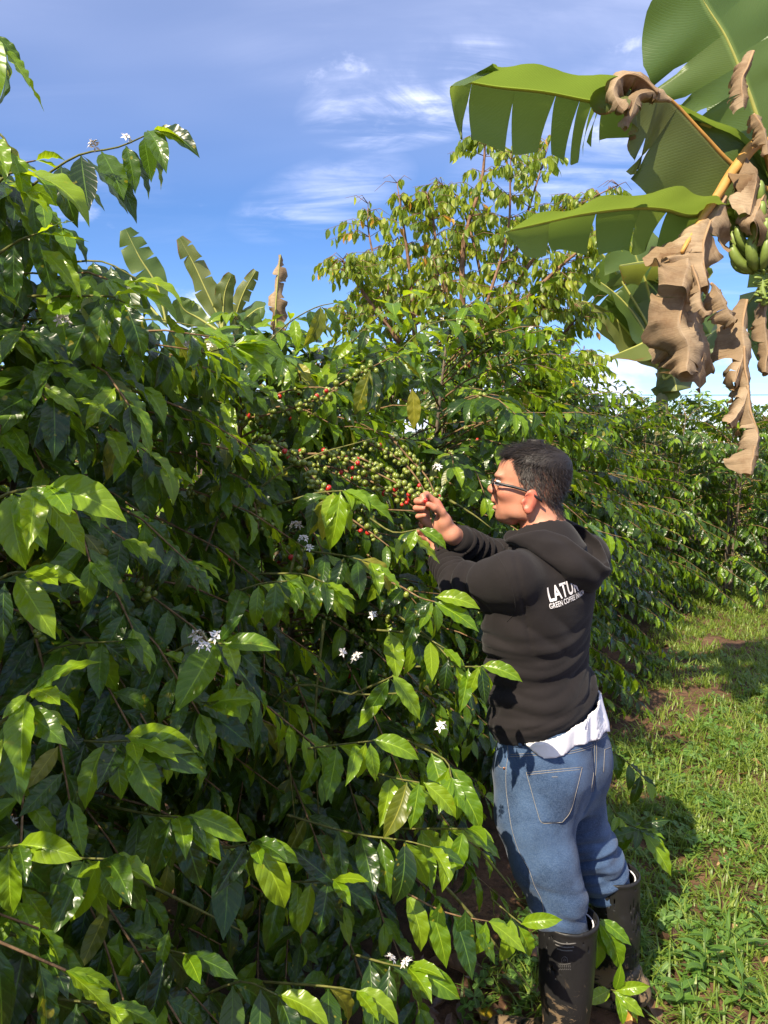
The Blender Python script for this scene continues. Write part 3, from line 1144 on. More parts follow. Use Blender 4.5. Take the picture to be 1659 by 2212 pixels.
    def jeans(p):
        z = p[:, 2]
        pel = loft(p, jz, jx, jy, [.12, .155, .170, .168, .160, .150], [.09, .118, .130, .128, .120, .112], f2, 2.3)
        # buttocks
        for s in (-1, 1):
            c = Vector((jx[2], jy[2], .765)) + LEFT * (.075 * s) - FACE * .046
            pel = smin(pel, ellip(p, c, (.080, .080, .088)), .05)
        dl = chain(p, legL, [.094, .096, .083, .071, .060], .03)
        dr = chain(p, legR, [.093, .090, .080, .070, .060], .03)
        wl, wr = wob(p, 13, 31), wob(p, 13, 37)
        zl = z + .28 * (p[:, 0] - legL[2].x)
        zr = z - .25 * (p[:, 0] - legR[2].x)
        ml = np.clip((.58 - z) / .16, 0, 1)
        dl = dl - ((np.abs(np.sin(zl * math.pi / .075 + 2.4 * wl)) - .6) * .0120 + np.sin(zl * 2 * math.pi / .031 + 3 * wl) * .0016) * ml * (.6 + .4 * wr)
        mr = np.clip((.60 - z) / .12, 0, 1)
        dr = dr - ((np.abs(np.sin(zr * math.pi / .058 + 2.2 * wr + .8)) - .6) * .0150 + np.sin(zr * 2 * math.pi / .028 + 3 * wr) * .0018) * mr
        d = smin(smin(pel, dl, .035), smin(pel, dr, .035), .001)
        # seat fold under the pocket and small creases
        d = d - .0035 * wob(p, 26, 41) * np.clip((.86 - z) / .1, 0, 1) * .6
        lat = (p[:, 0] - jx[2]) * LEFT.x + (p[:, 1] - jy[2]) * LEFT.y
        dep = (p[:, 0] - jx[2]) * FACE.x + (p[:, 1] - jy[2]) * FACE.y
        d = d + .005 * np.exp(-((lat + .002) / .006) ** 2) * (dep < 0) * (z > .66) * np.clip((.90 - z) / .05, 0, 1)
        top = .93 + .03 * (lat < 0)
        d = np.maximum(d, z - .908)
        d = np.maximum(d, .30 - z)
        return d
    lo = np.array([legL[0].x - .16, 1.72, .30])
    hi = np.array([jx[3] + .26, 2.36, .965])
    je_me = sdf_mesh('jeans', jeans, lo, hi, .0046, [M_DENIM])
    jeans_o = part('jeans', je_me)
    BV_j = bvh_of(je_me)

    def zc2(x, y):
        return ((1750 + x / 1.508) * .5486, (2600 + y / 1.508) * .5486)

    def patch(name, quad_px, thick, mat, parent, nu=10, nv=12):
        """cloth patch laid on the jeans; outline given as photo positions on the surface"""
        pts = [on_surface(BV_j, *q) for q in quad_px]
        if any(p_ is None for p_ in pts):
            return None
        c = sum(pts, Vector()) / len(pts)
        hits = []
        # normal by average of surface hits
        d = (c - EYE).normalized()
        nrm = Vector()
        for q in quad_px:
            h = BV_j.ray_cast(EYE, (P(q[0], q[1], 2) - EYE).normalized())
            nrm += h[1]
        nrm.normalize()
        if nrm.dot(d) > 0:
            nrm = -nrm
        # fill: polygon as fan of strips between left and right chains
        left, right = quad_px
        return None

    def pocket(name, left, right, top_n, thick):
        """left/right: photo positions down the two sides; quads between them are laid on the cloth"""
        NL = len(left)
        rows = 22
        L_ = catmull([Vector((*q, 0)) for q in left], rows)
        R_ = catmull([Vector((*q, 0)) for q in right], rows)
        V, F = [], []
        cols = 14
        for i in range(rows + 1):
            for j in range(cols + 1):
                q = L_[i].lerp(R_[i], j / cols)
                h = BV_j.ray_cast(EYE, (P(q.x, q.y, 2.0) - EYE).normalized())
                edge = (i in (0, rows)) or (j in (0, cols))
                if h[0] is None:
                    return None
                nn = h[1] if h[1].dot(EYE - h[0]) > 0 else -h[1]
                V.append(tuple(h[0] + nn * (-.001 if edge else thick)))
        for i in range(rows):
            for j in range(cols):
                a = i * (cols + 1) + j
                F.append((a, a + 1, a + cols + 2, a + cols + 1))
        o = link(name, mesh_np(name, V, F, [M_DENIM]), jeans_o)
        return o
    z2 = zc2
    pk = pocket('back_pocket', [z2(478, 662), z2(505, 760), z2(540, 890), z2(570, 968)], [z2(826, 630), z2(790, 780), z2(755, 900), z2(706, 968)], 1, .0040)

    def dstitch(pxs, n, parent, gap=3.0, name='stitching'):
        seam(BV_j, pxs, n, .0006, name, M_STITCH, parent, .0010)
    if pk:
        BV_keep = BV_j
        pme = pk.data
        cc = [v.co.copy() for v in pme.vertices]
        BV_j = BVHTree.FromPolygons([v.co.copy() for v in je_me.vertices] + cc,
                                    [tuple(p.vertices) for p in je_me.polygons] + [tuple(i + len(je_me.vertices) for i in p.vertices) for p in pme.polygons])
        dstitch([z2(485, 667), z2(512, 760), z2(548, 888), z2(577, 962), z2(640, 966), z2(700, 962)], 40, pk)
        dstitch([z2(700, 962), z2(748, 898), z2(783, 780), z2(818, 636)], 30, pk)
        dstitch([z2(485, 667), z2(600, 655), z2(700, 645), z2(818, 634)], 24, pk)
        dstitch([z2(487, 680), z2(600, 668), z2(700, 658), z2(812, 648)], 24, pk)
        dstitch([z2(638, 692), z2(655, 692), z2(672, 692)], 6, pk)
    # yoke / waistband seams, centre seam, outseam
    dstitch([z2(385, 560), z2(520, 552), z2(700, 545), z2(800, 528), z2(885, 500)], 40, jeans_o)
    dstitch([z2(385, 573), z2(520, 565), z2(700, 558), z2(800, 541), z2(885, 513)], 40, jeans_o)
    dstitch([z2(888, 470), z2(892, 560), z2(885, 680), z2(870, 780)], 30, jeans_o)
    dstitch([z2(900, 470), z2(904, 560), z2(897, 680), z2(882, 780)], 30, jeans_o)
    dstitch([z2(905, 470), z2(945, 445), z2(975, 420)], 14, jeans_o)
    dstitch([z2(905, 482), z2(945, 457), z2(978, 432)], 14, jeans_o)
    dstitch([z2(372, 500), z2(378, 560), z2(366, 650), z2(366, 760), z2(380, 880)], 30, jeans_o)
    dstitch([z2(380, 880), z2(400, 1000), z2(440, 1130), z2(500, 1240), z2(535, 1340), z2(575, 1420), z2(590, 1500)], 50, jeans_o)
    dstitch([z2(318, 600), z2(322, 628), z2(345, 640), z2(368, 636)], 14, jeans_o)
    dstitch([z2(952, 530), z2(998, 512)], 8, jeans_o)
    dstitch([z2(952, 530), z2(948, 600), z2(945, 665)], 12, jeans_o)
    rv = on_surface(BV_j, *z2(357, 642), .001)
    if rv:
        bm = bmesh.new()
        bmesh.ops.create_uvsphere(bm, u_segments=10, v_segments=6, radius=.0042)
        for v in bm.verts:
            v.co.y *= .4
        bmesh.ops.translate(bm, verts=bm.verts, vec=rv)
        me = bpy.data.meshes.new('rivet')
        bm.to_mesh(me)
        bm.free()
        me.materials.append(M_COPPER)
        link('rivet', me, jeans_o)
    # belt loop
    for bx, by in ((450, 492),):
        a, b = on_surface(BV_j, *z2(bx, by - 22), .004), on_surface(BV_j, *z2(bx, by + 16), .004)
        if a and b:
            V, F = tube_np([a, a.lerp(b, .5) + Vector((0, -.002, 0)), b], [.006, .0065, .006], 6)
            link('belt_loop', mesh_np('belt_loop', [tuple(v) for v in V], F, [M_DENIM]), jeans_o)

    # ---------------- rubber boots
    toe = Vector((-.80, .60, 0)).normalized()
    for which, top, g, sgn in (('left', bL, gL, 1), ('right', bR, gR, -1)):
        g = Vector(g)
        ank = Vector((g.x, g.y, .10))
        tz = top.z
        axis0 = np.array(ank)
        axis1 = np.array(top)

        def boot(p, g=g, ank=ank, top=top, tz=tz):
            z = p[:, 2]
            t = np.clip((z - ank.z) / (tz - ank.z), 0, 1.1)
            X = p[:, 0] - (ank.x + (top.x - ank.x) * t)
            Y = p[:, 1] - (ank.y + (top.y - ank.y) * t)
            r = np.interp(t, [0, .15, .45, 1.0, 1.1], [.052, .053, .064, .073, .0735])
            al = X * toe.x + Y * toe.y
            la = X * -toe.y + Y * toe.x
            d = np.sqrt((al / 1.06) ** 2 + la ** 2) - r
            d = np.maximum(d, z - tz)
            d = np.maximum(d, .06 - z)
            heel = g - toe * .045 + Vector((0, 0, .045))
            ball = g + toe * .135 + Vector((0, 0, .040))
            tip = g + toe * .185 + Vector((0, 0, .038))
            foot = chain(p, [heel + Vector((0, 0, .025)), g + toe * .05 + Vector((0, 0, .070)), ball, tip], [.044, .052, .046, .040], .03)
            d = smin(d, foot, .035)
            # ankle creases and moulded lines
            d = d - .0028 * np.sin((z + .5 * al) * 2 * math.pi / .045 + 1.5 * wob(p, 11, 5)) * np.exp(-((z - .12) / .045) ** 2)
            d = d - .0025 * wob(p, 9, 6) * np.clip((z - .1) / .1, 0, 1)
            d = d - .0022 * np.exp(-((z - (.135 + .55 * np.abs(la))) / .004) ** 2)
            d = d - .0030 * np.exp(-((z - tz + .006) / .005) ** 2)
            inner = np.sqrt((al / 1.06) ** 2 + la ** 2) - (r - .0055)
            d = np.maximum(d, -np.maximum(inner, .16 - z))
            d = np.maximum(d, -z + .008)
            return d
        lo = np.array([min(g.x - .26, top.x - .1), g.y - .12, .0])
        hi = np.array([max(g.x, top.x) + .11, max(g.y + .26, top.y + .1), tz + .02])
        bo = link('boot', sdf_mesh('boot', boot, lo, hi, .0048, [M_RUBBER]), root)
        bo.location = inv
        tag(bo, 'muddy black rubber boot of his ' + which + ' foot')
        # sole slab
        V, F = [], []
        out = []
        for i in range(28):
            a = 2 * math.pi * i / 28
            lx, ly = math.cos(a), math.sin(a)
            L = .155 if lx > 0 else .125
            wd = .047 if lx > -.2 else .040
            out.append(g + toe * (.06 + lx * L) + Vector((-toe.y, toe.x, 0)) * (ly * wd))
        for zz, k in ((0.0, 0), (.024, 0)):
            for o_ in out:
                V.append((o_.x, o_.y, zz))
        n = 28
        F = [tuple(range(n))[::-1], tuple(range(n, 2 * n))] + [(i, (i + 1) % n, n + (i + 1) % n, n + i) for i in range(n)]
        link('sole', mesh_np('sole', V, F, [M_RUBBER], smooth=False), bo)
        # pale lining just inside the top
        ring = []
        for i in range(33):
            a = 2 * math.pi * i / 32
            ring.append(Vector((top.x + math.cos(a) * .0655, top.y + math.sin(a) * .0655, tz - .016)))
        V, F = tube_np(ring, .0022, 6, cap=False)
        link('lining', mesh_np('lining', [tuple(v) for v in V], F, [M_SHIRT]), bo)
        # moulded ribs and badge on the near boot
        if which == 'left':
            bb = bvh_of(bo.data)

            def z4(x, y):
                return ((2060 + x / 3.318) * .5486, (3550 + y / 3.318) * .5486)
            for ln in (((405, 510), (470, 540), (560, 555), (690, 545)), ((420, 560), (480, 585), (560, 598), (665, 592)), ((438, 612), (490, 632), (560, 642), (645, 638))):
                seam(bb, [z4(*q) for q in ln], 16, .0017, 'moulded_rib', M_RIDGE, bo, .0)
            arch = [(505, 800), (503, 750), (520, 728), (545, 722), (568, 732), (578, 760), (576, 800)]
            seam(bb, [z4(*q) for q in arch], 18, .0007, 'badge', M_RIDGE, bo, .0)
            seam(bb, [z4(*q) for q in ((525, 780), (530, 755), (548, 752), (552, 770), (535, 775))], 12, .0006, 'badge', M_RIDGE, bo, .0)
            seam(bb, [z4(*q) for q in ((460, 815), (540, 818), (620, 812))], 10, .0007, 'badge', M_RIDGE, bo, .0)
            for k in range(7):
                x = 466 + k * 24
                seam(bb, [z4(x, 832), z4(x + 4, 846), z4(x + 3, 862)], 5, .0007, 'badge', M_RIDGE, bo, .0)
                seam(bb, [z4(x - 3, 878), z4(x + 6, 884), z4(x + 13, 895)], 5, .0006, 'badge', M_RIDGE, bo, .0)
    return root


person = build_person()
# ------------------------------------------------------------------ foliage materials
def rnd_fac(w):
    a = w.n('ShaderNodeObjectInfo').outputs['Random']
    b = w.n('ShaderNodeNewGeometry').outputs['Random Per Island']
    return w.math('FRACT', w.math('ADD', w.math('MULTIPLY', a, 7.31), b))


def leaf_mat(name, dark, mid, light, transl, tr=.30, rough=.30, veins=8.0, spots=.0, vein_col=None, bump=.17, edge=None, back_k=1.25, spec=.5, streak=0.0):
    def fn(w):
        uv = w.n('ShaderNodeUVMap', uv_map='UVMap').outputs[0]
        sp = w.n('ShaderNodeSeparateXYZ', {0: uv})
        ax = w.math('ABSOLUTE', w.math('SUBTRACT', sp.outputs[0], .5))
        r = rnd_fac(w)
        geo = w.n('ShaderNodeNewGeometry')
        col = w.ramp(r, [(0.0, dark), (.5, mid), (1.0, light)])
        n = w.noise(uv, 5.0, 2, .6)
        col = w.mix(w.math('MULTIPLY', n, .35), col, c4(dark))
        mid_m = w.smooth(ax, .034, .010)
        side = w.math('SINE', w.math('MULTIPLY', w.math('SUBTRACT', sp.outputs[1], w.math('MULTIPLY', ax, .34)), veins * 6.283))
        vs = w.smooth(side, .86, 1.0)
        vc = vein_col or tuple(min(1, x * 2.0 + .02) for x in light)
        col = w.mix(w.math('MULTIPLY', w.math('MAXIMUM', mid_m, w.math('MULTIPLY', vs, .22)), .50), col, c4(vc))
        if streak:
            sv = w.n('ShaderNodeMapping', {'Vector': uv, 'Scale': (2.0, 130.0, 1)}).outputs[0]
            sn = w.noise(sv, 1.0, 5, .7)
            big = w.noise(geo.outputs['Position'], 9.0, 5, .65)
            col = w.mix(w.math('MULTIPLY', w.smooth(sn, .35, .75), streak), col, c4(tuple(x * .42 for x in dark)))
            col = w.mix(w.math('MULTIPLY', w.smooth(big, .45, .70), .70), col, (.16, .090, .045, 1))
        if spots:
            pos = geo.outputs['Position']
            s = w.smooth(w.noise(pos, 60, 1, .6), .70, .735)
            col = w.mix(w.math('MULTIPLY', s, spots), col, (.42, .33, .02, 1))
        if edge is not None:
            e = w.smooth(w.math('ADD', w.math('ADD', w.math('MULTIPLY', ax, 1.3), w.math('MULTIPLY', sp.outputs[1], .35)), w.math('MULTIPLY', w.noise(uv, 7, 6, .7, .8), .9)), edge, edge + .07)
            col = w.mix(e, col, (.17, .085, .036, 1))
        col = w.mix(geo.outputs['Backfacing'], col, w.mix(1.0, col, (back_k * 1.05, back_k, back_k * .95, 1), 'MULTIPLY'))
        q = w.math('SUBTRACT', 1.0, w.math('MULTIPLY', w.math('ABSOLUTE', w.math('SINE', w.math('MULTIPLY', w.math('SUBTRACT', sp.outputs[1], w.math('MULTIPLY', ax, .34)), veins * 3.1416))), 1.0))
        q = w.math('SUBTRACT', 1.0, w.math('POWER', q, 3.0))
        hgt = w.math('SUBTRACT', q, w.math('MULTIPLY', mid_m, .8))
        nb = w.bump(hgt, bump, .0035)
        if streak:
            nb = w.bump(sn, .6, .004, nb)
            nb = w.bump(big, .4, .012, nb)
        ro = w.math('ADD', rough, w.math('MULTIPLY', w.math('SUBTRACT', n, .5), .30))
        ro = w.math('ADD', ro, w.math('MULTIPLY', geo.outputs['Backfacing'], .22))
        p = pbsdf(w, col, ro, spec, nb)
        t = w.n('ShaderNodeBsdfTranslucent', {'Color': w.mix(.5, c4(transl), w.mix(1.0, col, (2.6, 2.6, 1.6, 1), 'MULTIPLY')), 'Normal': nb}).outputs[0]
        return w.n('ShaderNodeMixShader', {0: tr, 1: p, 2: t}).outputs[0]
    return mat_simple(name, fn)


M_LEAF = [
    leaf_mat('coffee_leaf_mature_shaded', (.009, .025, .005), (.024, .062, .006), (.072, .138, .008), (.38, .50, .010), .30, .29, spots=.4, spec=.45),  # dark green of mature leaves, deepened so shaded foliage goes blacker
    leaf_mat('coffee_leaf_young_sunlit', (.085, .175, .007), (.145, .250, .009), (.215, .310, .012), (.60, .64, .012), .40, .30, spots=.2, spec=.45),
    leaf_mat('coffee_leaf_yellowing', (.085, .105, .012), (.16, .19, .016), (.30, .27, .025), (.60, .55, .03), .42, .38, spots=.7),
]
M_TREELEAF = leaf_mat('tree_leaf', (.055, .100, .012), (.130, .205, .018), (.29, .32, .024), (.58, .66, .03), .40, .40, 7, spots=.2)
M_TREEORANGE = leaf_mat('tree_leaf_orange', (.32, .15, .02), (.42, .20, .02), (.45, .28, .03), (.6, .3, .03), .3, .5, 7)
M_BANANA = leaf_mat('banana_leaf', (.070, .118, .026), (.095, .148, .034), (.125, .172, .044), (.30, .40, .05), .36, .34, 100, bump=.20, back_k=1.25)
M_BANANA_EDGE = leaf_mat('banana_leaf_browning', (.100, .130, .034), (.125, .150, .042), (.150, .165, .050), (.36, .38, .06), .32, .42, 100, edge=1.32, bump=.20, back_k=1.2)
M_BANANA_DEAD = leaf_mat('banana_leaf_dead', (.25, .170, .095), (.36, .255, .155), (.46, .345, .220), (.42, .25, .11), .16, .75, 1, vein_col=(.44, .33, .22), bump=.0, back_k=.9, spec=.2, streak=.5)
M_GRASS = leaf_mat('grass_blade', (.065, .120, .016), (.120, .190, .022), (.210, .265, .040), (.46, .56, .05), .34, .45, 1)
M_WEED = leaf_mat('weed_leaf', (.050, .110, .018), (.080, .170, .025), (.120, .215, .034), (.35, .50, .05), .32, .48, 6)
M_DRY = [
    leaf_mat('fallen_leaf_brown', (.050, .026, .016), (.085, .045, .026), (.15, .080, .042), (.2, .09, .03), .12, .45, 8),
    leaf_mat('fallen_leaf_yellow', (.22, .15, .012), (.34, .25, .015), (.42, .33, .02), (.5, .4, .03), .2, .45, 8, spots=.0, edge=.95),
    leaf_mat('fallen_leaf_tan', (.20, .11, .045), (.28, .16, .07), (.36, .22, .10), (.4, .2, .08), .15, .55, 8),
    leaf_mat('fallen_leaf_orange', (.38, .19, .03), (.46, .24, .04), (.52, .30, .06), (.6, .3, .05), .2, .5, 8),
]


def bark(c1_, c2_, scale):
    def fn(w):
        tc = w.n('ShaderNodeTexCoord').outputs['Object']
        n = w.noise(tc, scale, 5, .65)
        col = w.mix(w.smooth(n, .3, .7), c4(c1_), c4(c2_))
        lich = w.smooth(w.noise(tc, scale * 1.7, 4), .62, .70)
        col = w.mix(w.math('MULTIPLY', lich, .35), col, (.30, .32, .22, 1))
        return pbsdf(w, col, .8, .25, w.bump(n, .6, .003))
    return fn


M_TWIG = mat_simple('coffee_twig', bark((.10, .062, .030), (.24, .145, .070), 60))
M_TWIG_GREEN = mat_simple('coffee_green_twig', bark((.075, .085, .02), (.16, .15, .04), 60))
M_STEM = mat_simple('coffee_stem', bark((.070, .055, .040), (.17, .135, .095), 30))
M_TREEBARK = mat_simple('tree_bark', bark((.12, .065, .038), (.27, .155, .095), 20))
M_PETIOLE = mat_simple('banana_midrib', _flat((.34, .34, .08), .5, .4, .25, 20))
M_PETIOLE_DRY = mat_simple('banana_dry_petiole', _flat((.42, .22, .05), .6, .4, .35, 14))
M_PSEUDO = mat_simple('banana_stem', _flat((.16, .15, .06), .6, .4, .45, 9, bumpd=.01))
M_BANANA_FRUIT = mat_simple('banana_skin_green', _flat((.175, .235, .045), .45, .4, .22, 60))
M_BANANA_RIPE = mat_simple('banana_skin_ripe', _flat((.55, .30, .02), .45, .4, .2, 60))
M_FRUIT_TIP = mat_simple('banana_tip_dark', _flat((.030, .022, .016), .8, .3, .3, 60))


def _berry(a, b):
    def fn(w):
        r = rnd_fac(w)
        col = w.mix(r, c4(a), c4(b))
        n = w.n('ShaderNodeTexCoord').outputs['Object']
        col = w.mix(w.math('MULTIPLY', w.noise(n, 160, 2), .3), col, c4(tuple(x * .5 for x in a)))
        return pbsdf(w, col, .24, .5)
    return fn


M_BERRY = mat_simple('green_coffee_cherry', _berry((.125, .165, .024), (.230, .270, .042)))
M_BERRY_RED = mat_simple('ripe_coffee_cherry', _berry((.42, .018, .018), (.55, .040, .022)))
M_PETAL = mat_simple('coffee_petal', _flat((.80, .74, .70), .6, .3, .06, 50))

# ------------------------------------------------------------------ leaf shapes
LEAF_U = [0, .04, .06, .12, .22, .34, .46, .58, .70, .80, .88, .94, 1.0]
LEAF_W = [.010, .010, .028, .078, .133, .164, .171, .162, .134, .094, .050, .023, .0]


def leaf_shape(nu, nv, seed, bend, wave, fold, twist=0.0, widen=1.0, waves=4.5):
    r = random.Random(seed)
    us = [0, .05] + [.05 + .95 * ((i + 1) / (nu - 1)) for i in range(nu - 1)]
    V, UVs, F = [], [], []
    y = z = 0.0
    prev = 0.0
    ph = [r.random() * 6.28, r.random() * 6.28]
    side_sway = r.uniform(-.10, .10)
    for i, u in enumerate(us):
        th = bend * u ** 1.25
        du = u - prev
        prev = u
        y += math.cos(th) * du
        z -= math.sin(th) * du
        w = np.interp(u, LEAF_U, LEAF_W) * widen
        tw = twist * u
        for j in range(nv + 1):
            v = -1 + 2 * j / nv
            x = v * w
            zz = fold * abs(x) + wave * abs(v) ** 1.6 * math.sin(waves * 6.283 * u + ph[0 if v < 0 else 1]) * math.sin(math.pi * min(1, u * 1.05))
            xx = x * math.cos(tw) - zz * math.sin(tw)
            zz = x * math.sin(tw) + zz * math.cos(tw)
            V.append((xx + side_sway * u * u, y + zz * math.sin(th), z + zz * math.cos(th)))
            UVs.append((v * .5 + .5, u))
    for i in range(len(us) - 1):
        for j in range(nv):
            a = i * (nv + 1) + j
            F.append((a, a + 1, a + nv + 2, a + nv + 1))
    return np.array(V, dtype=np.float32), np.array(F, dtype=np.int64), np.array(UVs, dtype=np.float32)


_specs = [(.55, .026, .30), (.95, .022, .45), (.25, .030, .20), (1.35, .020, .35), (.75, .034, .55), (.40, .024, .10)]
SHAPES_HI = [leaf_shape(24, 6, 10 + i, b, wv, fo, tw) for i, ((b, wv, fo), tw) in enumerate(zip(_specs, (.15, -.2, .3, -.1, .25, -.3)))]
SHAPES_MID = [leaf_shape(9, 2, 30 + i, b, wv, fo, .1) for i, (b, wv, fo) in enumerate(_specs)]
SHAPES_LOW = [leaf_shape(4, 2, 50 + i, b, .02, fo, 0) for i, (b, wv, fo) in enumerate(_specs)]
LEAF_MESH = {}


def leaf_mesh(var, m, mats=None, key='coffee', shapes=None):
    k = (key, var, m)
    if k not in LEAF_MESH:
        V, F, U = (shapes or SHAPES_HI)[var]
        LEAF_MESH[k] = mesh_np(key + '_leaf', V, F, [(mats or M_LEAF)[m]], uv=U)
    return LEAF_MESH[k]


def frame(d, hint):
    """3x3 with Y = d, Z near hint"""
    d = d.normalized()
    x = d.cross(hint)
    if x.length < 1e-4:
        x = d.cross(Vector((.3, .5, .8)))
    x.normalize()
    z = x.cross(d)
    return Matrix((x, d, z)).transposed()


class Leaf:
    __slots__ = ('p', 'M', 's', 'v', 'm', 'br', 'sx')

    def __init__(self, p, M, s, v, m, br=None, sx=1.0):
        self.p, self.M, self.s, self.v, self.m, self.br, self.sx = p, M, s, v, m, br, sx


def leaves_mesh(name, leaves, shapes, mats, base):
    """many leaves in one mesh"""
    if not leaves:
        return None
    Vs, Fs, Us, Ms = [], [], [], []
    o = 0
    for lf in leaves:
        V, F, U = shapes[lf.v % len(shapes)]
        A = np.array(lf.M, dtype=np.float32) * lf.s
        Vs.append((V * np.array([lf.sx, 1, 1], dtype=np.float32)) @ A.T + np.array(lf.p - base, dtype=np.float32))
        Fs.append(F + o)
        Us.append(U)
        Ms.append(np.full(len(F), lf.m))
        o += len(V)
    return mesh_np(name, np.concatenate(Vs), np.concatenate(Fs), mats, mat_idx=np.concatenate(Ms), uv=np.concatenate(Us))


UP = Vector((0, 0, 1))


def pair_of_leaves(rng, p, t, ln, out, m, br, k=None, spread=.75, var=None):
    s = t.cross(UP)
    if s.length < .05:
        s = Vector((rng.uniform(-1, 1), rng.uniform(-1, 1), 0))
    s.normalize()
    ang = rng.uniform(-.5, .5)
    res = []
    for sg in (-1, 1):
        kk = rng.uniform(.05, .85) if k is None else k * rng.uniform(.7, 1.3)
        side = (s * math.cos(ang) + UP * math.sin(ang)) * sg
        d = t * rng.uniform(.35, .75) + side * spread * rng.uniform(.7, 1.2) - UP * kk
        hint = UP * .75 + out * .55 + Vector((rng.uniform(-1, 1), rng.uniform(-1, 1), rng.uniform(-1, 1))) * .30
        M = frame(d, hint)
        res.append(Leaf(p + d.normalized() * .004, M, ln * rng.uniform(.80, 1.15), rng.randrange(6) if var is None else var, m(rng), br, rng.uniform(.85, 1.15)))
    return res


def tint_mix(young_lit, yellow):
    def f(rng):
        x = rng.random()
        return 1 if x < young_lit else (2 if x < young_lit + yellow else 0)
    return f


class Branch:
    __slots__ = ('pts', 'r0', 'r1', 'leaves', 'berries', 'flowers', 'green', 'hero')

    def __init__(self, pts, r0, r1, hero=False):
        self.pts, self.r0, self.r1 = pts, r0, r1
        self.leaves, self.berries, self.flowers = [], [], []
        self.green = False
        self.hero = hero


def berry_cluster(rng, p, t, n, r, red):
    out = []
    a = t.cross(UP)
    if a.length < .05:
        a = Vector((1, 0, 0))
    a.normalize()
    b = t.cross(a).normalized()
    for i in range(n):
        th = rng.uniform(0, 6.283)
        rad = .006 + r * rng.uniform(.4, 1.25)
        q = p + (a * math.cos(th) + b * math.sin(th)) * rad + t * rng.uniform(-.010, .010) - UP * .002
        out.append((q, r * rng.uniform(.66, 1.12), rng.random() < red, (a * math.cos(th) + b * math.sin(th))))
    return out


INNER_SHADE = tint_mix(.05, .02)  # few bright tints deep in the shrub: its inner shade put into leaf colour


def dress(rng, br, leaf_from, ln, step, m, out=None, berry=None, k=None, tip=True, fl=0.0, spread=.75, red=.02):
    """hang leaf pairs, cherries and flowers on a branch"""
    pts = br.pts
    L = [0]
    for i in range(1, len(pts)):
        L.append(L[-1] + (pts[i] - pts[i - 1]).length)
    tot = L[-1]

    def at(s):
        for i in range(1, len(pts)):
            if s <= L[i] or i == len(pts) - 1:
                f = (s - L[i - 1]) / max(1e-6, L[i] - L[i - 1])
                return pts[i - 1].lerp(pts[i], min(1, f)), (pts[i] - pts[i - 1]).normalized()
    s = leaf_from * tot
    if out is None:
        o = (pts[-1] - pts[0])
        o.z = 0
        out = o.normalized() if o.length > 1e-4 else Vector((0, -1, 0))
    while s < tot - .01:
        p, t = at(s)
        sc = 1.0 if s < tot * .85 else .85
        br.leaves += pair_of_leaves(rng, p, t, ln * sc, out, m if (br.hero or s > .70 * tot) else INNER_SHADE, br, k, spread)
        if fl and rng.random() < fl:
            br.flowers.append(p + UP * .008)
        s += step * rng.uniform(.8, 1.25)
    if tip:
        p, t = at(tot)
        for sg in (-1, 1):
            sd = t.cross(UP).normalized() * sg
            d = t + sd * rng.uniform(.2, .5) - UP * rng.uniform(-.1, .5)
            br.leaves.append(Leaf(p, frame(d, UP + out * .4), ln * rng.uniform(.55, .85), rng.randrange(6), 1 if rng.random() < .7 else m(rng), br))
    if berry:
        b0, b1, prob, nmin, nmax = berry
        s = b0 * tot
        while s < b1 * tot:
            if rng.random() < prob:
                p, t = at(s)
                br.berries += berry_cluster(rng, p, t, rng.randint(nmin, nmax), .0076, red)
            s += .033 * rng.uniform(.75, 1.25)
    return br


# region of the photograph that the man occupies: loose shrub growth keeps clear of it
MAN = [(895, 1075), (930, 1050), (985, 1125), (1050, 1150), (1045, 1060), (1075, 965), (1160, 935), (1245, 990), (1240, 1110), (1318, 1190), (1300, 1290), (1290, 1420), (1330, 1560), (1315, 1760),
       (1365, 1880), (1400, 2150), (1360, 2212), (1140, 2212), (1155, 1990), (1060, 1760), (1050, 1600), (1030, 1330), (945, 1250), (950, 1190)]


def in_poly(x, y, poly):
    c = False
    n = len(poly)
    j = n - 1
    for i in range(n):
        xi, yi = poly[i]
        xj, yj = poly[j]
        if (yi > y) != (yj > y) and x < (xj - xi) * (y - yi) / (yj - yi) + xi:
            c = not c
        j = i
    return c


_bodyaxis = [(P(1185, 1200, 2.0), .24), (P(1180, 1400, 2.0), .24), (P(1185, 1620, 2.02), .24), (P(1170, 1800, 1.95), .16), (P(1260, 1800, 2.12), .14), (P(1220, 2050, 1.88), .13), (P(1330, 2000, 2.12), .13),
             (P(1150, 1050, 1.97), .19), (P(1220, 2250, 1.87), .13), (P(1340, 2120, 2.12), .13), (P(1020, 1230, 1.97), .13), (P(1030, 1190, 2.15), .10), (P(940, 1110, 2.07), .09), (P(1220, 1200, 1.95), .2)]


def blocked(p, q):
    """leaf from p to q would run through the man or hang in front of him"""
    m = (p + q) * .5
    for a in (p, m, q):
        for c, r in _bodyaxis:
            if (a - c).length < r:
                return True
        if a.y < 2.25:
            x, y, z = to_px(a)
            if in_poly(x, y, MAN):
                return True
            # keep the cherries he is picking in view
            if 640 < x < 1060 and 975 < y < 1165 and a.y < 2.12:
                return True
    if (m - EYE).length < .98 or (q - EYE).length < .95:
        return True
    return False


def edge_x(y):
    return .45 * (y - 1.0)


SHRUBS = []


class Shrub:
    def __init__(self, x, y, h, rad, seed, label, near=True, cat='shrub', group='coffee shrubs of the front row'):
        self.base = Vector((x, y, 0))
        self.h, self.rad, self.seed = h, rad, seed
        self.label, self.near, self.group = label, near, group
        self.branches, self.stems = [], []
        SHRUBS.append(self)


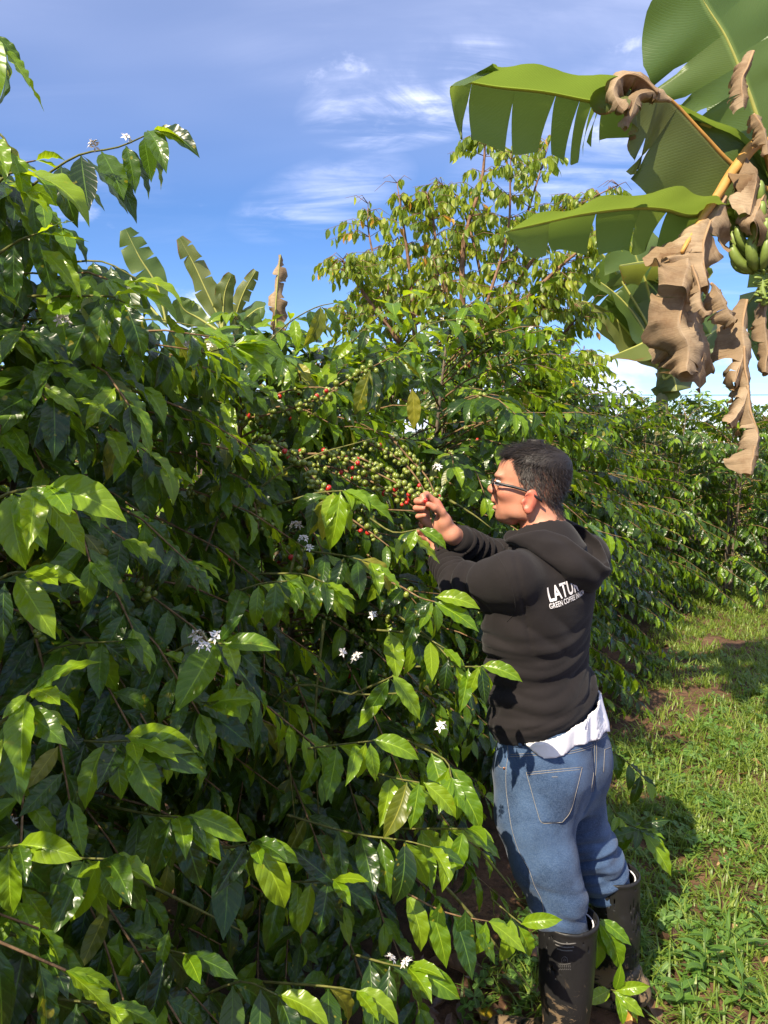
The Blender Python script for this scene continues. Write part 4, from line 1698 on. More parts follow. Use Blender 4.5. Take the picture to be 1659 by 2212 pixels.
def grow(sh, n_lat, ln=.135, young_lit=.27, yellow=.03, berries=.35, front=None, keep=None, red=.02, leaf_from=.40, flowers=.006, stems=3):
    rng = random.Random(sh.seed)
    b = sh.base
    tops = []
    for i in range(stems):
        a = rng.uniform(0, 6.283)
        foot = b + Vector((math.cos(a), math.sin(a), 0)) * .07
        hh = sh.h * rng.uniform(.88, .98)
        lean = Vector((math.cos(a), math.sin(a), 0)) * rng.uniform(.05, .22)
        pts = [foot + lean * (s ** 1.4) + UP * (hh * s) + Vector((rng.uniform(-.02, .02), rng.uniform(-.02, .02), 0)) * s for s in (0, .2, .4, .6, .8, 1.0)]
        sh.stems.append((pts, [.020, .017, .014, .011, .008, .004]))
        tops.append(pts)
    for i in range(n_lat):
        st = tops[i % len(tops)]
        f = ((i + rng.random()) / n_lat)
        f = .10 + .90 * f ** .9
        k = min(4, int(f * 5))
        p0 = st[k].lerp(st[k + 1], f * 5 - k)
        if front is not None and rng.random() < front[2]:
            az = rng.uniform(front[0], front[1])
        else:
            az = rng.uniform(0, 6.283)
        prof = np.interp(f, [0, .2, .5, .8, .95, 1.0], [.75, 1.0, 1.0, .72, .40, .20])
        L = sh.rad * prof * rng.uniform(.65, 1.12)
        dirv = Vector((math.cos(az), math.sin(az), 0))
        rise = np.interp(f, [0, .4, .8, 1], [.10, .30, .65, 1.25]) * rng.uniform(.7, 1.3)
        droop = np.interp(f, [0, .4, .8, 1], [.35, .55, .60, .45]) * rng.uniform(.7, 1.3)
        bend = Vector((-dirv.y, dirv.x, 0)) * rng.uniform(-.2, .2)
        pts = [p0 + (dirv * s + bend * s * s) * L + UP * (rise * s - droop * s * s) * L for s in (0, .2, .4, .6, .8, 1.0)]
        if min(q.z for q in pts) < .06:
            continue
        if keep and not keep(pts[-1]):
            continue
        br = Branch(pts, .0045, .0016)
        dress(rng, br, leaf_from * rng.uniform(.8, 1.2), ln, .047, tint_mix(young_lit * (1.6 if f > .75 else 1), yellow), berry=(.12, .62, berries, 3, 7), fl=flowers, red=red)
        br.leaves = [lf for lf in br.leaves if lf.p.z > .07 and not blocked(lf.p, lf.p + (lf.M @ Vector((0, 1, 0))) * lf.s)]
        br.berries = [q for q in br.berries if not blocked(q[0], q[0])]
        mid = pts[3]
        if blocked(pts[-1], pts[-1]) or blocked(mid, mid):
            keep_n = [i for i in range(6) if not blocked(pts[i], pts[i])]
            last = 0
            while last + 1 < 6 and not blocked(pts[last + 1], pts[last + 1]):
                last += 1
            if last < 2:
                continue
            br.pts = pts[:last + 1]
            end = br.pts[-1]
            br.leaves = [lf for lf in br.leaves if (lf.p - b).length < (end - b).length + .03]
            br.berries = [q for q in br.berries if (q[0] - b).length < (end - b).length + .02]
            br.flowers = [q for q in br.flowers if (q - b).length < (end - b).length + .02]
        sh.branches.append(br)


def hero(sh, px, Y0, Y1, leaf_from, ln, m, k=None, berry=None, fl=0.0, step=.055, spread=.75, seed=0, red=.05, tip=True, r0=.003, out=None):
    """a branch read off the photograph: px = photo positions, distance running from Y0 to Y1"""
    rng = random.Random(seed * 77 + int(px[0][0]) * 3 + int(px[-1][1]))
    n = len(px)
    ctrl = [P(x, y, Y0 + (Y1 - Y0) * i / (n - 1)) for i, (x, y) in enumerate(px)]
    pts = catmull(ctrl, max(6, 3 * (n - 1)))
    br = Branch(pts, r0, .0014, True)
    dress(rng, br, leaf_from, ln, step, (lambda r_, m=m: m) if isinstance(m, int) else m, berry=berry, k=k, fl=fl, spread=spread, red=red, tip=tip, out=out or Vector((.25, -.8, .1)))
    br.green = True
    sh.branches.append(br)
    return br


def single(br, px0, Y0, px1, Y1, m, hint=None, var=0, sx=1.0):
    """one leaf from base to tip"""
    a, b = P(*px0, Y0), P(*px1, Y1)
    d = b - a
    L = d.length
    bend = _specs[var][0]
    chord = 1 - bend * bend * .06
    br.leaves.append(Leaf(a, frame(d + UP * (bend * .42 * L), hint or Vector((.1, -.75, .65))), L / chord, var, m, br, sx))


# ------------------------------------------------------------------ turning grown shrubs into objects
FLOWER_MESH = None


def flower_mesh():
    global FLOWER_MESH
    if FLOWER_MESH is None:
        rng = random.Random(5)
        V, F = [], []
        for f in range(4):
            ax = Vector((rng.uniform(-.8, .8), rng.uniform(-.8, .8), rng.uniform(.2, 1))).normalized()
            c = ax * .012
            a = ax.cross(Vector((.2, .9, .1))).normalized()
            b = ax.cross(a)
            for i in range(5):
                th = 6.283 * i / 5 + rng.uniform(-.2, .2)
                d = a * math.cos(th) + b * math.sin(th)
                sd = ax.cross(d)
                o = len(V)
                V += [c, c + d * .007 + sd * .0028 + ax * .002, c + d * .007 - sd * .0028 + ax * .002, c + d * .015 + ax * rng.uniform(-.002, .004)]
                F += [(o, o + 2, o + 3, o + 1)]
            o = len(V)
            V += [Vector((0, 0, 0)), Vector((.001, 0, 0)), c]
            F += [(o, o + 1, o + 2)]
        FLOWER_MESH = mesh_np('flower_cluster', [tuple(v) for v in V], F, [M_PETAL], smooth=False)
    return FLOWER_MESH


def sphere_mesh(name, mat, sub=2):
    bm = bmesh.new()
    bmesh.ops.create_icosphere(bm, subdivisions=sub, radius=1.0)
    for v in bm.verts:
        v.co.z *= 1.22
        if v.co.z > 1.1:
            v.co.z -= .10
    me = bpy.data.meshes.new(name)
    bm.to_mesh(me)
    bm.free()
    me.materials.append(mat)
    me.polygons.foreach_set('use_smooth', [True] * len(me.polygons))
    return me


BERRY_ME = {False: sphere_mesh('green_cherry', M_BERRY), True: sphere_mesh('red_cherry', M_BERRY_RED)}
_bm = BERRY_ME[False]
_sv = sphere_mesh('low_cherry', M_BERRY, 1)
LOWV = np.array([v.co[:] for v in _sv.vertices], dtype=np.float32)
LOWF = np.array([tuple(p.vertices) for p in _sv.polygons])


def visible_cells(items):
    """items: (pixel box, depth) -> number of 8-pixel cells each one owns in the picture"""
    W, H = 208, 277
    buf = -np.ones((H, W), dtype=np.int64)
    order = np.argsort([-it[4] for it in items])
    for i in order:
        x0, x1, y0, y1, z = items[i]
        if z < .1:
            continue
        a, b, c, d = int(x0 // 8), int(x1 // 8), int(y0 // 8), int(y1 // 8)
        if b < 0 or d < 0 or a >= W or c >= H:
            continue
        buf[max(0, c):min(H, d + 1), max(0, a):min(W, b + 1)] = i
    return np.bincount(buf[buf >= 0].ravel(), minlength=len(items))


def realise():
    items, owner = [], []
    for sh in SHRUBS:
        for br in sh.branches:
            for lf in br.leaves:
                a = lf.p
                b = lf.p + (lf.M @ Vector((0, .85, -.2))) * lf.s
                (x0, y0, z0), (x1, y1, z1) = to_px(a), to_px(b)
                items.append((min(x0, x1) + 4, max(x0, x1) - 4, min(y0, y1) + 4, max(y0, y1) - 4, (z0 + z1) / 2))
                owner.append(lf)
    cnt = visible_cells(items) if items else []
    score = {}
    for lf, c in zip(owner, cnt):
        score[id(lf)] = c
    n_obj = 0
    for sh in SHRUBS:
        root = link('coffee_shrub', None, None, sh.base)
        tag(root, sh.label, 'coffee shrub', sh.group)
        for pts, rad in sh.stems:
            V, F = tube_np([p - sh.base for p in catmull(pts, 10)], list(np.interp(np.linspace(0, 1, 11), np.linspace(0, 1, len(rad)), rad)), 7)
            link('stem', mesh_np('stem', [tuple(v) for v in V], F, [M_STEM]), root)
        leaves = [lf for br in sh.branches for lf in br.leaves]
        vis = sorted((lf for lf in leaves if score[id(lf)] > 0), key=lambda l: -score[id(l)] - l.s)
        top = set(id(l) for l in vis[:300])
        brobj = {}
        thin = []
        for br in sh.branches:
            has = br.hero or any(id(l) in top for l in br.leaves)
            n = len(br.pts)
            rad = list(np.linspace(br.r0, br.r1, n))
            if has:
                V, F = tube_np([p - sh.base for p in br.pts], rad, 5)
                g = M_TWIG_GREEN if br.green and not br.berries else M_TWIG
                o = link('branch', mesh_np('branch', [tuple(v) for v in V], F, [g]), root)
                brobj[id(br)] = o
            else:
                thin.append(([p - sh.base for p in br.pts], rad))
        if thin:
            o = link('inner_branches', tubes_mesh('inner_branches', thin, M_TWIG, 4), root)
            tag(o, kind='stuff')
        rest = []
        for lf in leaves:
            if id(lf) in top:
                o = link('leaf', leaf_mesh(lf.v, lf.m), brobj[id(lf.br)])
                o.matrix_local = Matrix.Translation(lf.p - sh.base) @ (lf.M @ Matrix.Diagonal((lf.s * lf.sx, lf.s, lf.s))).to_4x4()
                n_obj += 1
            else:
                rest.append(lf)
        me = leaves_mesh('inner_foliage', rest, SHAPES_MID if sh.near else SHAPES_LOW, M_LEAF, sh.base)
        if me:
            tag(link('inner_foliage', me, root), kind='stuff')
        # cherries
        bs = [(br, q) for br in sh.branches for q in br.berries]
        def key(e):
            x, y, z = to_px(e[1][0])
            ok = -10 < x < 1670 and -10 < y < 2222 and z > .1
            return (0 if (ok and e[0].hero) else (1 if ok else 2), z)
        bs.sort(key=key)
        lim = 300 if sh.near else 60
        low = []
        for i, (br, (q, r, red, ax)) in enumerate(bs):
            if i < lim and id(br) in brobj and key((br, (q, r, red, ax)))[0] < 2:
                o = link('cherry', BERRY_ME[red], brobj[id(br)])
                o.matrix_local = Matrix.Translation(q - sh.base) @ (ax.to_track_quat('Z', 'Y').to_matrix() @ Matrix.Diagonal((r, r, r))).to_4x4()
                n_obj += 1
            else:
                low.append((q - sh.base, r, red))
        if low:
            VV = np.concatenate([LOWV * r + np.array(q, dtype=np.float32) for q, r, red in low])
            FF = np.concatenate([LOWF + i * len(LOWV) for i in range(len(low))])
            mi = np.repeat([int(red) for q, r, red in low], len(LOWF))
            tag(link('inner_cherries', mesh_np('inner_cherries', VV, FF, [M_BERRY, M_BERRY_RED], mat_idx=mi), root), kind='stuff')
        rg = random.Random(sh.seed + 9)
        for br in sh.branches:
            for q in br.flowers:
                o = link('flower_cluster', flower_mesh(), brobj.get(id(br), root))
                o.matrix_local = Matrix.Translation(q - sh.base) @ Matrix.Rotation(rg.uniform(0, 6.28), 4, 'Z') @ Matrix.Scale(rg.uniform(.7, 1.05), 4)
    print('leaf/cherry objects', n_obj, 'leaves', len(items))


# ------------------------------------------------------------------ ground
def gheight(x, y):
    return .018 * math.sin(x * 2.1 + .6) * math.cos(y * 1.7) + .010 * math.sin(x * 5.3 + y * 4.1) + .012 * (noise.noise(Vector((x * 3, y * 3, 0))))


def gz(x, y):
    """ground height: flat where the man stands"""
    d = math.hypot(x - .62, y - 2.0)
    k = min(1, max(0, (d - .35) / .5))
    far = 1 if math.hypot(x, y) < 25 else 0
    return gheight(x, y) * k * far - .001


def _soil(w):
    tc = w.n('ShaderNodeTexCoord').outputs['Object']
    n = w.noise(tc, 2.2, 6, .65)
    n2 = w.noise(tc, 26, 6, .7)
    n3 = w.noise(tc, 110, 4, .7)
    col = w.ramp(n, [(.3, (.060, .030, .018)), (.55, (.125, .066, .036)), (.75, (.20, .115, .060))])
    col = w.mix(w.smooth(n2, .45, .7), col, (.040, .023, .015, 1))
    lit = w.smooth(n3, .62, .68)
    col = w.mix(w.math('MULTIPLY', lit, .6), col, (.24, .16, .09, 1))
    b = w.bump(n2, .8, .02)
    b = w.bump(n3, .6, .006, b)
    return pbsdf(w, col, .85, .3, b)


def axis_vals():
    v = [-120, -60, -30, -16, -10, -7]
    a = -5.0
    while a < 12:
        v.append(a)
        a += .11
    return v + [14, 18, 26, 45, 80, 140, 260]


ax = [q - 3 for q in axis_vals()]
ay = [q + 0 for q in axis_vals()]
GV = [(x, y, gz(x, y)) for x in ax for y in ay]
ny = len(ay)
GF = np.array([(i * ny + j, (i + 1) * ny + j, (i + 1) * ny + j + 1, i * ny + j + 1) for i in range(len(ax) - 1) for j in range(ny - 1)])
ground = link('ground', mesh_np('ground', GV, GF, [mat_simple('red_soil', _soil)]))
tag(ground, 'reddish brown soil of the path', kind='structure')

# ------------------------------------------------------------------ the front row of coffee
HEDGE = (.41, .91)
S1 = Shrub(-1.2, .66, 2.5, .78, 1, 'tall coffee shrub nearest the viewer with big glossy leaves at the picture edge')
S2 = Shrub(-1.0, 1.75, 2.25, .74, 2, 'coffee shrub with drooping leaves whose flowering branch reaches up against the blue sky')
S3 = Shrub(-.42, 2.62, 2.02, .80, 3, 'coffee shrub whose cherry laden branches hang in front of the man')
S4 = Shrub(.04, 3.45, 2.2, .80, 4, 'coffee shrub just beyond the man with leafy crest above his hands')
S5 = Shrub(.48, 4.35, 2.2, .85, 5, 'coffee shrub rising directly behind the head of the man')
S6 = Shrub(.92, 5.25, 2.2, .92, 6, 'coffee shrub spreading low over the path behind his shoulder')
S7 = Shrub(1.40, 6.20, 2.15, .95, 7, 'coffee shrub farther along the row behind his back')
S8 = Shrub(2.00, 7.15, 2.0, .95, 8, 'coffee shrub near the far end of the row beside the grass')


def on_row(p):
    X_, Y_, Z_ = to_px(p)
    if p.y < 3.0 and Z_ > .25 and X_ > -160 and Y_ < np.interp(X_, [-200, 0, 100, 200, 300, 400, 600, 700], [0, 235, 330, 480, 600, 645, 690, 670]):
        return False
    return p.x < edge_x(p.y) + (.42 if p.y < 3.2 else .62) and (p - EYE).length > .98


FR = (-2.3, .5, .62)      # azimuths facing the viewer and the path
for sh, n, kw in ((S1, 270, dict(ln=.110)), (S2, 270, dict(ln=.114)), (S3, 230, dict(berries=.55, ln=.114)), (S4, 180, dict(berries=.35, ln=.125)), (S5, 185, dict(ln=.112)), (S6, 190, dict(ln=.110)), (S7, 180, dict(ln=.110)), (S8, 170, dict(ln=.110))):
    grow(sh, n, front=FR, keep=on_row, **kw)

ROWS = [
    (1.02, 6.9, 2.95, .72, 21, 'loose open coffee shrub with red cherries standing tall below the far banana plant', 60, .5, .35),
    (.55, 6.2, 2.55, .70, 22, 'dark coffee shrub under the yellowish shade tree', 56, .4, .1),
    (2.75, 7.75, 1.95, .9, 23, 'low coffee shrub at the far corner of the grass path', 72, .2, .03),
    (3.55, 7.95, 1.95, .9, 24, 'shaded coffee shrub at the picture edge beyond the grass', 66, .2, .03),
    (2.1, 9.0, 2.35, .9, 25, 'coffee shrub in the second row showing over the far corner', 60, .2, .05),
    (3.1, 9.3, 2.15, .95, 26, 'distant coffee shrub under the hanging dead banana leaves', 56, .2, .05),
    (4.35, 8.6, 2.0, .95, 27, 'distant coffee shrub farthest along the second row', 56, .2, .05),
    (-1.75, 2.7, 2.0, .9, 28, 'coffee shrub of the row behind seen between the front stems', 60, .2, .05),
    (-1.25, 3.9, 1.9, .8, 29, 'coffee shrub of the row behind under the far banana leaves', 60, .2, .05),
    (-.75, 4.9, 2.0, .8, 30, 'coffee shrub of the row behind peeping over the crest', 56, .2, .05),
    (-.2, 5.8, 2.2, .8, 31, 'coffee shrub of the row behind next to the shade tree trunk', 56, .2, .05),
    (-2.5, 3.2, 2.15, .9, 32, 'coffee shrub of a third row glimpsed through the gaps', 60, .2, .05),
    (4.2, 9.9, 2.2, 1.0, 33, 'farthest coffee shrub just left of the picture edge', 60, .2, .05),
    (-1.65, -.25, 2.5, .8, 34, 'unseen tall coffee shrub added behind the viewer to shade the near row', 100, .1, .05),  # out of view, added to throw dappled shade on the near hedge

]
for x, y, h, rd, sd, lab, n, be, red in ROWS:
    sh = Shrub(x, y, h, rd, sd, lab, near=False, group='coffee shrubs farther back')
    loose = sd == 21
    grow(sh, int(n * 1.45) if sd in (23, 24, 25, 26, 27, 33) else n, ln=.120 if not loose else .12, berries=be, red=red, leaf_from=.30, young_lit=.12, flowers=.004)

# ---- branches read off the photograph
MAT, YNG_LIT, YEL = 0, 1, 2  # tint codes; the bright one also paints sunlit leaves, the dark one shaded leaves
mx = tint_mix(.35, .03)
dk = tint_mix(.10, .02)
yg = tint_mix(.8, .0)
# reaching up into the sky, with flowers
h = hero(S2, [(20, 440), (90, 385), (170, 335), (255, 318), (330, 285)], 1.62, 1.55, .40, .125, dk, k=1.1, fl=.5, spread=.5, step=.045)
single(h, (330, 285), 1.55, (412, 334), 1.50, MAT, var=1)
single(h, (318, 282), 1.55, (352, 362), 1.50, MAT, var=1)
h = hero(S2, [(-40, 300), (0, 290), (25, 330)], 1.3, 1.3, .2, .12, dk, k=.7)
h = hero(S1, [(-60, 40), (-20, 70), (5, 100)], 1.15, 1.15, .5, .11, yg, k=.9)
single(h, (-5, 75), 1.15, (42, 150), 1.15, MAT, var=0)
h = hero(S2, [(-30, 420), (20, 375), (60, 372)], 1.35, 1.35, .3, .13, mx, k=.8)
single(h, (28, 382), 1.32, (172, 480), 1.28, YNG_LIT, var=3, hint=Vector((.2, -.35, .9)))
single(h, (10, 395), 1.32, (100, 455), 1.28, YNG_LIT, var=0, hint=Vector((.2, -.4, .9)))
h = hero(S2, [(-20, 560), (40, 520), (80, 505)], 1.4, 1.4, .2, .13, dk, k=1.0, fl=.3)
single(h, (80, 505), 1.4, (115, 640), 1.4, MAT, var=2)
single(h, (30, 530), 1.35, (30, 660), 1.34, MAT, var=5)
single(h, (90, 540), 1.38, (160, 640), 1.36, YNG_LIT, var=4)
h = hero(S2, [(60, 640), (150, 640), (235, 640), (270, 655)], 1.5, 1.42, .3, .135, dk, k=.9)
single(h, (215, 645), 1.42, (150, 790), 1.40, MAT, var=2, sx=1.25)
single(h, (225, 650), 1.40, (205, 790), 1.38, MAT, var=0, sx=1.1)
single(h, (270, 660), 1.40, (305, 770), 1.38, MAT, var=1, sx=1.2)
single(h, (245, 640), 1.42, (372, 690), 1.38, YNG_LIT, var=3, hint=Vector((.2, -.3, .92)))
single(h, (270, 615), 1.44, (385, 655), 1.42, YNG_LIT, var=3, hint=Vector((.2, -.3, .92)))
single(h, (245, 655), 1.40, (255, 770), 1.40, YNG_LIT, var=4)
h = hero(S3, [(270, 775), (340, 770), (430, 765), (510, 745)], 1.95, 1.85, .15, .135, tint_mix(.35, .02), k=1.3, fl=.35, spread=.45, step=.035)
single(h, (500, 750), 1.85, (580, 820), 1.82, YNG_LIT, var=1)
single(h, (500, 745), 1.85, (610, 800), 1.84, YNG_LIT, var=3)
h = hero(S4, [(560, 760), (620, 700), (680, 665), (720, 655)], 2.45, 2.3, .3, .13, mx, k=.7, spread=.6)
h = hero(S4, [(640, 880), (700, 850), (790, 800), (850, 770)], 2.35, 2.2, .2, .13, tint_mix(.3, .05), k=1.2, berry=(.0, .8, .9, 4, 7), spread=.5)
single(h, (800, 800), 2.2, (770, 900), 2.2, YEL, var=2)
single(h, (890, 840), 2.2, (900, 930), 2.2, YEL, var=5)
h = hero(S4, [(860, 760), (930, 700), (1000, 690)], 2.7, 2.6, .2, .135, yg, k=.6)
h = hero(S4, [(740, 760), (820, 680), (870, 640)], 2.6, 2.5, .2, .135, yg, k=.5)
h = hero(S3, [(420, 900), (480, 940), (550, 960)], 1.95, 1.85, .3, .13, mx, k=.7)
h = hero(S3, [(100, 830), (120, 850), (160, 860)], 1.3, 1.3, .3, .12, dk, k=.9)
single(h, (95, 835), 1.3, (165, 900), 1.28, YNG_LIT, var=0)
# dark drooping growth filling the upper left
for px, Y0, Y1, sd in (([(-30, 700), (90, 690), (200, 705)], 1.62, 1.50, 1), ([(-30, 600), (70, 590), (170, 605)], 1.60, 1.50, 2), ([(0, 770), (140, 745), (265, 750)], 1.70, 1.58, 3), ([(120, 570), (220, 565), (300, 605)], 1.85, 1.75, 4),
                       ([(0, 860), (150, 835), (300, 835)], 1.65, 1.55, 5), ([(190, 710), (320, 690), (425, 705)], 2.0, 1.88, 6), ([(-20, 480), (60, 470), (130, 490)], 1.58, 1.48, 7), ([(-30, 930), (110, 900), (230, 930)], 1.55, 1.42, 8),
                       ([(250, 880), (380, 850), (480, 870)], 2.0, 1.85, 9), ([(-20, 380), (40, 400), (90, 440)], 1.55, 1.48, 10), ([(300, 960), (420, 940), (520, 975)], 2.0, 1.85, 11), ([(100, 1000), (250, 980), (350, 1010)], 1.75, 1.62, 12)):
    hero(S2 if Y1 < 1.7 else S3, px, Y0, Y1, .2, .125, tint_mix(.10, .02), k=1.0, spread=.6, seed=sd)
# bright spray, mid left
h = hero(S1, [(-40, 1100), (20, 1065), (100, 1050)], 1.15, 1.08, .2, .13, YNG_LIT, k=.7)
single(h, (95, 1055), 1.08, (243, 1138), 1.04, YNG_LIT, var=1, sx=1.15)
single(h, (60, 1055), 1.08, (130, 1105), 1.06, YNG_LIT, var=0)
single(h, (30, 1070), 1.08, (85, 1190), 1.06, YNG_LIT, var=4, sx=1.2)
single(h, (10, 1075), 1.10, (50, 1195), 1.08, YNG_LIT, var=3)
h = hero(S1, [(-30, 1270), (20, 1240), (60, 1235)], 1.12, 1.08, .3, .13, MAT, k=.8)
single(h, (35, 1245), 1.08, (105, 1385), 1.05, YNG_LIT, var=0, sx=1.15)
single(h, (50, 1235), 1.09, (165, 1265), 1.08, YNG_LIT, var=0)
single(h, (10, 1260), 1.08, (0, 1390), 1.06, MAT, var=2)
h = hero(S2, [(0, 1480), (120, 1400), (260, 1385)], 1.45, 1.30, .25, .13, mx, k=.7)
h = hero(S1, [(-30, 1600), (20, 1540), (70, 1490)], 1.05, 1.02, .3, .12, YNG_LIT, k=.6)
single(h, (75, 1490), 1.02, (150, 1440), 1.00, YNG_LIT, var=2)
single(h, (60, 1500), 1.02, (10, 1555), .99, YNG_LIT, var=0)
single(h, (48, 1530), 1.02, (130, 1620), .99, MAT, var=0, sx=1.2)
single(h, (10, 1560), 1.03, (45, 1740), 1.00, MAT, var=2, sx=1.2)
h = hero(S2, [(60, 1560), (180, 1600), (285, 1600)], 1.4, 1.18, .4, .13, mx, k=.8)
single(h, (275, 1605), 1.18, (335, 1760), 1.14, YNG_LIT, var=0, sx=1.1)
single(h, (250, 1610), 1.18, (262, 1730), 1.15, YNG_LIT, var=4, sx=1.1)
single(h, (285, 1600), 1.18, (425, 1695), 1.16, MAT, var=1, sx=1.1)
single(h, (270, 1590), 1.19, (410, 1650), 1.16, YNG_LIT, var=1)
h = hero(S2, [(330, 1440), (400, 1395), (450, 1388), (490, 1392)], 1.5, 1.36, .6, .13, mx, k=.7, fl=.9)
single(h, (480, 1390), 1.36, (590, 1430), 1.33, YNG_LIT, var=1)
single(h, (475, 1385), 1.36, (520, 1335), 1.34, MAT, var=0)
single(h, (490, 1395), 1.36, (555, 1470), 1.33, MAT, var=1)
single(h, (440, 1400), 1.36, (430, 1490), 1.36, YEL, var=5)
h = hero(S1, [(-40, 1840), (10, 1830), (40, 1825)], 1.05, 1.02, .3, .12, MAT, k=.7)
single(h, (40, 1825), 1.02, (152, 1880), .99, YNG_LIT, var=1, sx=1.2)
single(h, (20, 1835), 1.02, (20, 1985), .99, YNG_LIT, var=4, sx=1.1)
h = hero(S1, [(60, 1820), (150, 1850), (225, 1855)], 1.2, 1.10, .5, .13, mx, k=.9)
single(h, (215, 1860), 1.10, (155, 2010), 1.08, YNG_LIT, var=5, sx=1.15)
single(h, (228, 1860), 1.10, (240, 1970), 1.08, YNG_LIT, var=0)
single(h, (235, 1850), 1.10, (300, 1985), 1.08, MAT, var=1)
h = hero(S2, [(230, 1740), (330, 1760), (385, 1765)], 1.35, 1.22, .4, .13, mx, k=.9)
single(h, (390, 1770), 1.22, (430, 1930), 1.19, MAT, var=0, sx=1.15)
single(h, (400, 1765), 1.22, (465, 1870), 1.19, YNG_LIT, var=4)
single(h, (410, 1760), 1.22, (520, 1840), 1.20, YNG_LIT, var=1)
h = hero(S2, [(420, 1830), (500, 1830), (545, 1818)], 1.38, 1.28, .5, .13, mx, k=.9)
single(h, (548, 1820), 1.28, (612, 1975), 1.25, YNG_LIT, var=1, sx=1.15)
single(h, (556, 1815), 1.28, (632, 1890), 1.26, YNG_LIT, var=1)
single(h, (540, 1825), 1.28, (560, 1930), 1.27, MAT, var=0)
h = hero(S2, [(330, 1560), (420, 1530), (450, 1520)], 1.45, 1.38, .3, .13, MAT, k=.6)
single(h, (440, 1525), 1.38, (545, 1530), 1.35, YNG_LIT, var=1)
h = hero(S1, [(-40, 2010), (40, 2020), (90, 2040)], 1.1, 1.05, .3, .13, MAT, k=.8)
h = hero(S1, [(60, 2150), (150, 2160), (240, 2170)], 1.1, 1.05, .2, .13, MAT, k=.9)
h = hero(S2, [(230, 2080), (330, 2050), (400, 2060)], 1.3, 1.22, .2, .13, MAT, k=.9)
single(h, (365, 2010), 1.25, (345, 2100), 1.22, YNG_LIT, var=0)
h = hero(S2, [(420, 2160), (520, 2120), (600, 2150)], 1.4, 1.32, .2, .135, dk, k=.9)
# cluster hanging before the cherries
h = hero(S3, [(600, 1090), (680, 1066), (740, 1060)], 1.85, 1.72, .55, .12, yg, k=1.0)
single(h, (735, 1062), 1.72, (728, 1190), 1.69, YNG_LIT, var=1, sx=.95)
single(h, (745, 1062), 1.72, (846, 1142), 1.70, YNG_LIT, var=4, sx=.8)
single(h, (700, 1070), 1.72, (645, 1130), 1.70, MAT, var=3)
single(h, (720, 1070), 1.73, (700, 1170), 1.71, YEL, var=0, sx=1.1)
single(h, (712, 1072), 1.74, (672, 1165), 1.74, YEL, var=5)
h = hero(S3, [(480, 1290), (560, 1262), (620, 1255)], 1.75, 1.66, .3, .12, mx, k=.7)
h = hero(S3, [(560, 1240), (650, 1240), (700, 1258)], 1.8, 1.66, .3, .12, mx, k=.9)
single(h, (690, 1262), 1.66, (668, 1350), 1.64, MAT, var=0, sx=1.2)
single(h, (705, 1262), 1.66, (760, 1330), 1.64, YNG_LIT, var=1)
h = hero(S3, [(660, 1190), (740, 1200), (800, 1215)], 1.85, 1.7, .3, .12, mx, k=.6)
# leaves round his wrists and before his sleeve
h = hero(S3, [(800, 1120), (850, 1150), (905, 1143)], 1.95, 1.80, .75, .10, yg, k=.7, tip=False)
single(h, (905, 1143), 1.80, (960, 1190), 1.78, YNG_LIT, var=1)
single(h, (900, 1144), 1.80, (880, 1200), 1.78, YNG_LIT, var=0, sx=1.1)
single(h, (908, 1146), 1.81, (950, 1195), 1.81, MAT, var=1)
single(h, (895, 1148), 1.82, (862, 1180), 1.80, MAT, var=0)
h = hero(S3, [(760, 1240), (850, 1260), (905, 1290), (940, 1300)], 1.9, 1.72, .8, .12, yg, k=.7, berry=(.1, .6, .35, 1, 3), tip=False)
single(h, (940, 1290), 1.72, (1030, 1325), 1.68, YNG_LIT, var=1)
single(h, (938, 1300), 1.72, (1030, 1372), 1.68, YNG_LIT, var=0)
single(h, (930, 1300), 1.72, (880, 1350), 1.71, MAT, var=0)
single(h, (935, 1302), 1.72, (905, 1360), 1.71, YNG_LIT, var=2)
single(h, (940, 1305), 1.72, (950, 1365), 1.70, MAT, var=4)
h = hero(S3, [(800, 1360), (900, 1370), (960, 1400)], 1.85, 1.72, .25, .12, yg, k=.8)
h = hero(S3, [(860, 1330), (930, 1380), (985, 1440)], 1.82, 1.70, .3, .12, mx, k=.9)
h = hero(S3, [(850, 1440), (960, 1440), (1040, 1440)], 1.8, 1.66, .85, .11, yg, k=.8, tip=False)
single(h, (1040, 1438), 1.66, (1122, 1482), 1.62, YNG_LIT, var=1)
single(h, (1035, 1440), 1.66, (1015, 1510), 1.65, YNG_LIT, var=0)
single(h, (1040, 1442), 1.66, (1048, 1525), 1.64, MAT, var=2)
# below
h = hero(S3, [(760, 1500), (830, 1470), (850, 1460)], 1.7, 1.6, .8, .12, yg, k=.9, tip=False)
single(h, (848, 1458), 1.6, (905, 1560), 1.57, YNG_LIT, var=0)
single(h, (840, 1470), 1.6, (790, 1560), 1.6, MAT, var=2)
h = hero(S3, [(640, 1620), (720, 1610), (805, 1600)], 1.65, 1.55, .55, .12, yg, k=.8, tip=False)
single(h, (805, 1598), 1.55, (898, 1655), 1.52, YNG_LIT, var=1, sx=1.1)
single(h, (800, 1605), 1.55, (808, 1690), 1.53, YNG_LIT, var=2, sx=1.1)
single(h, (790, 1605), 1.55, (775, 1690), 1.54, YNG_LIT, var=0)
h = hero(S3, [(780, 1660), (850, 1680), (905, 1690)], 1.65, 1.56, .5, .12, mx, k=.9, tip=False)
single(h, (905, 1690), 1.56, (892, 1795), 1.53, YNG_LIT, var=2, sx=1.15)
single(h, (915, 1690), 1.56, (980, 1775), 1.53, YNG_LIT, var=1)
h = hero(S3, [(880, 1600), (960, 1640), (975, 1680)], 1.75, 1.65, .4, .12, yg, k=.9)
single(h, (975, 1680), 1.65, (1035, 1800), 1.60, YNG_LIT, var=1)
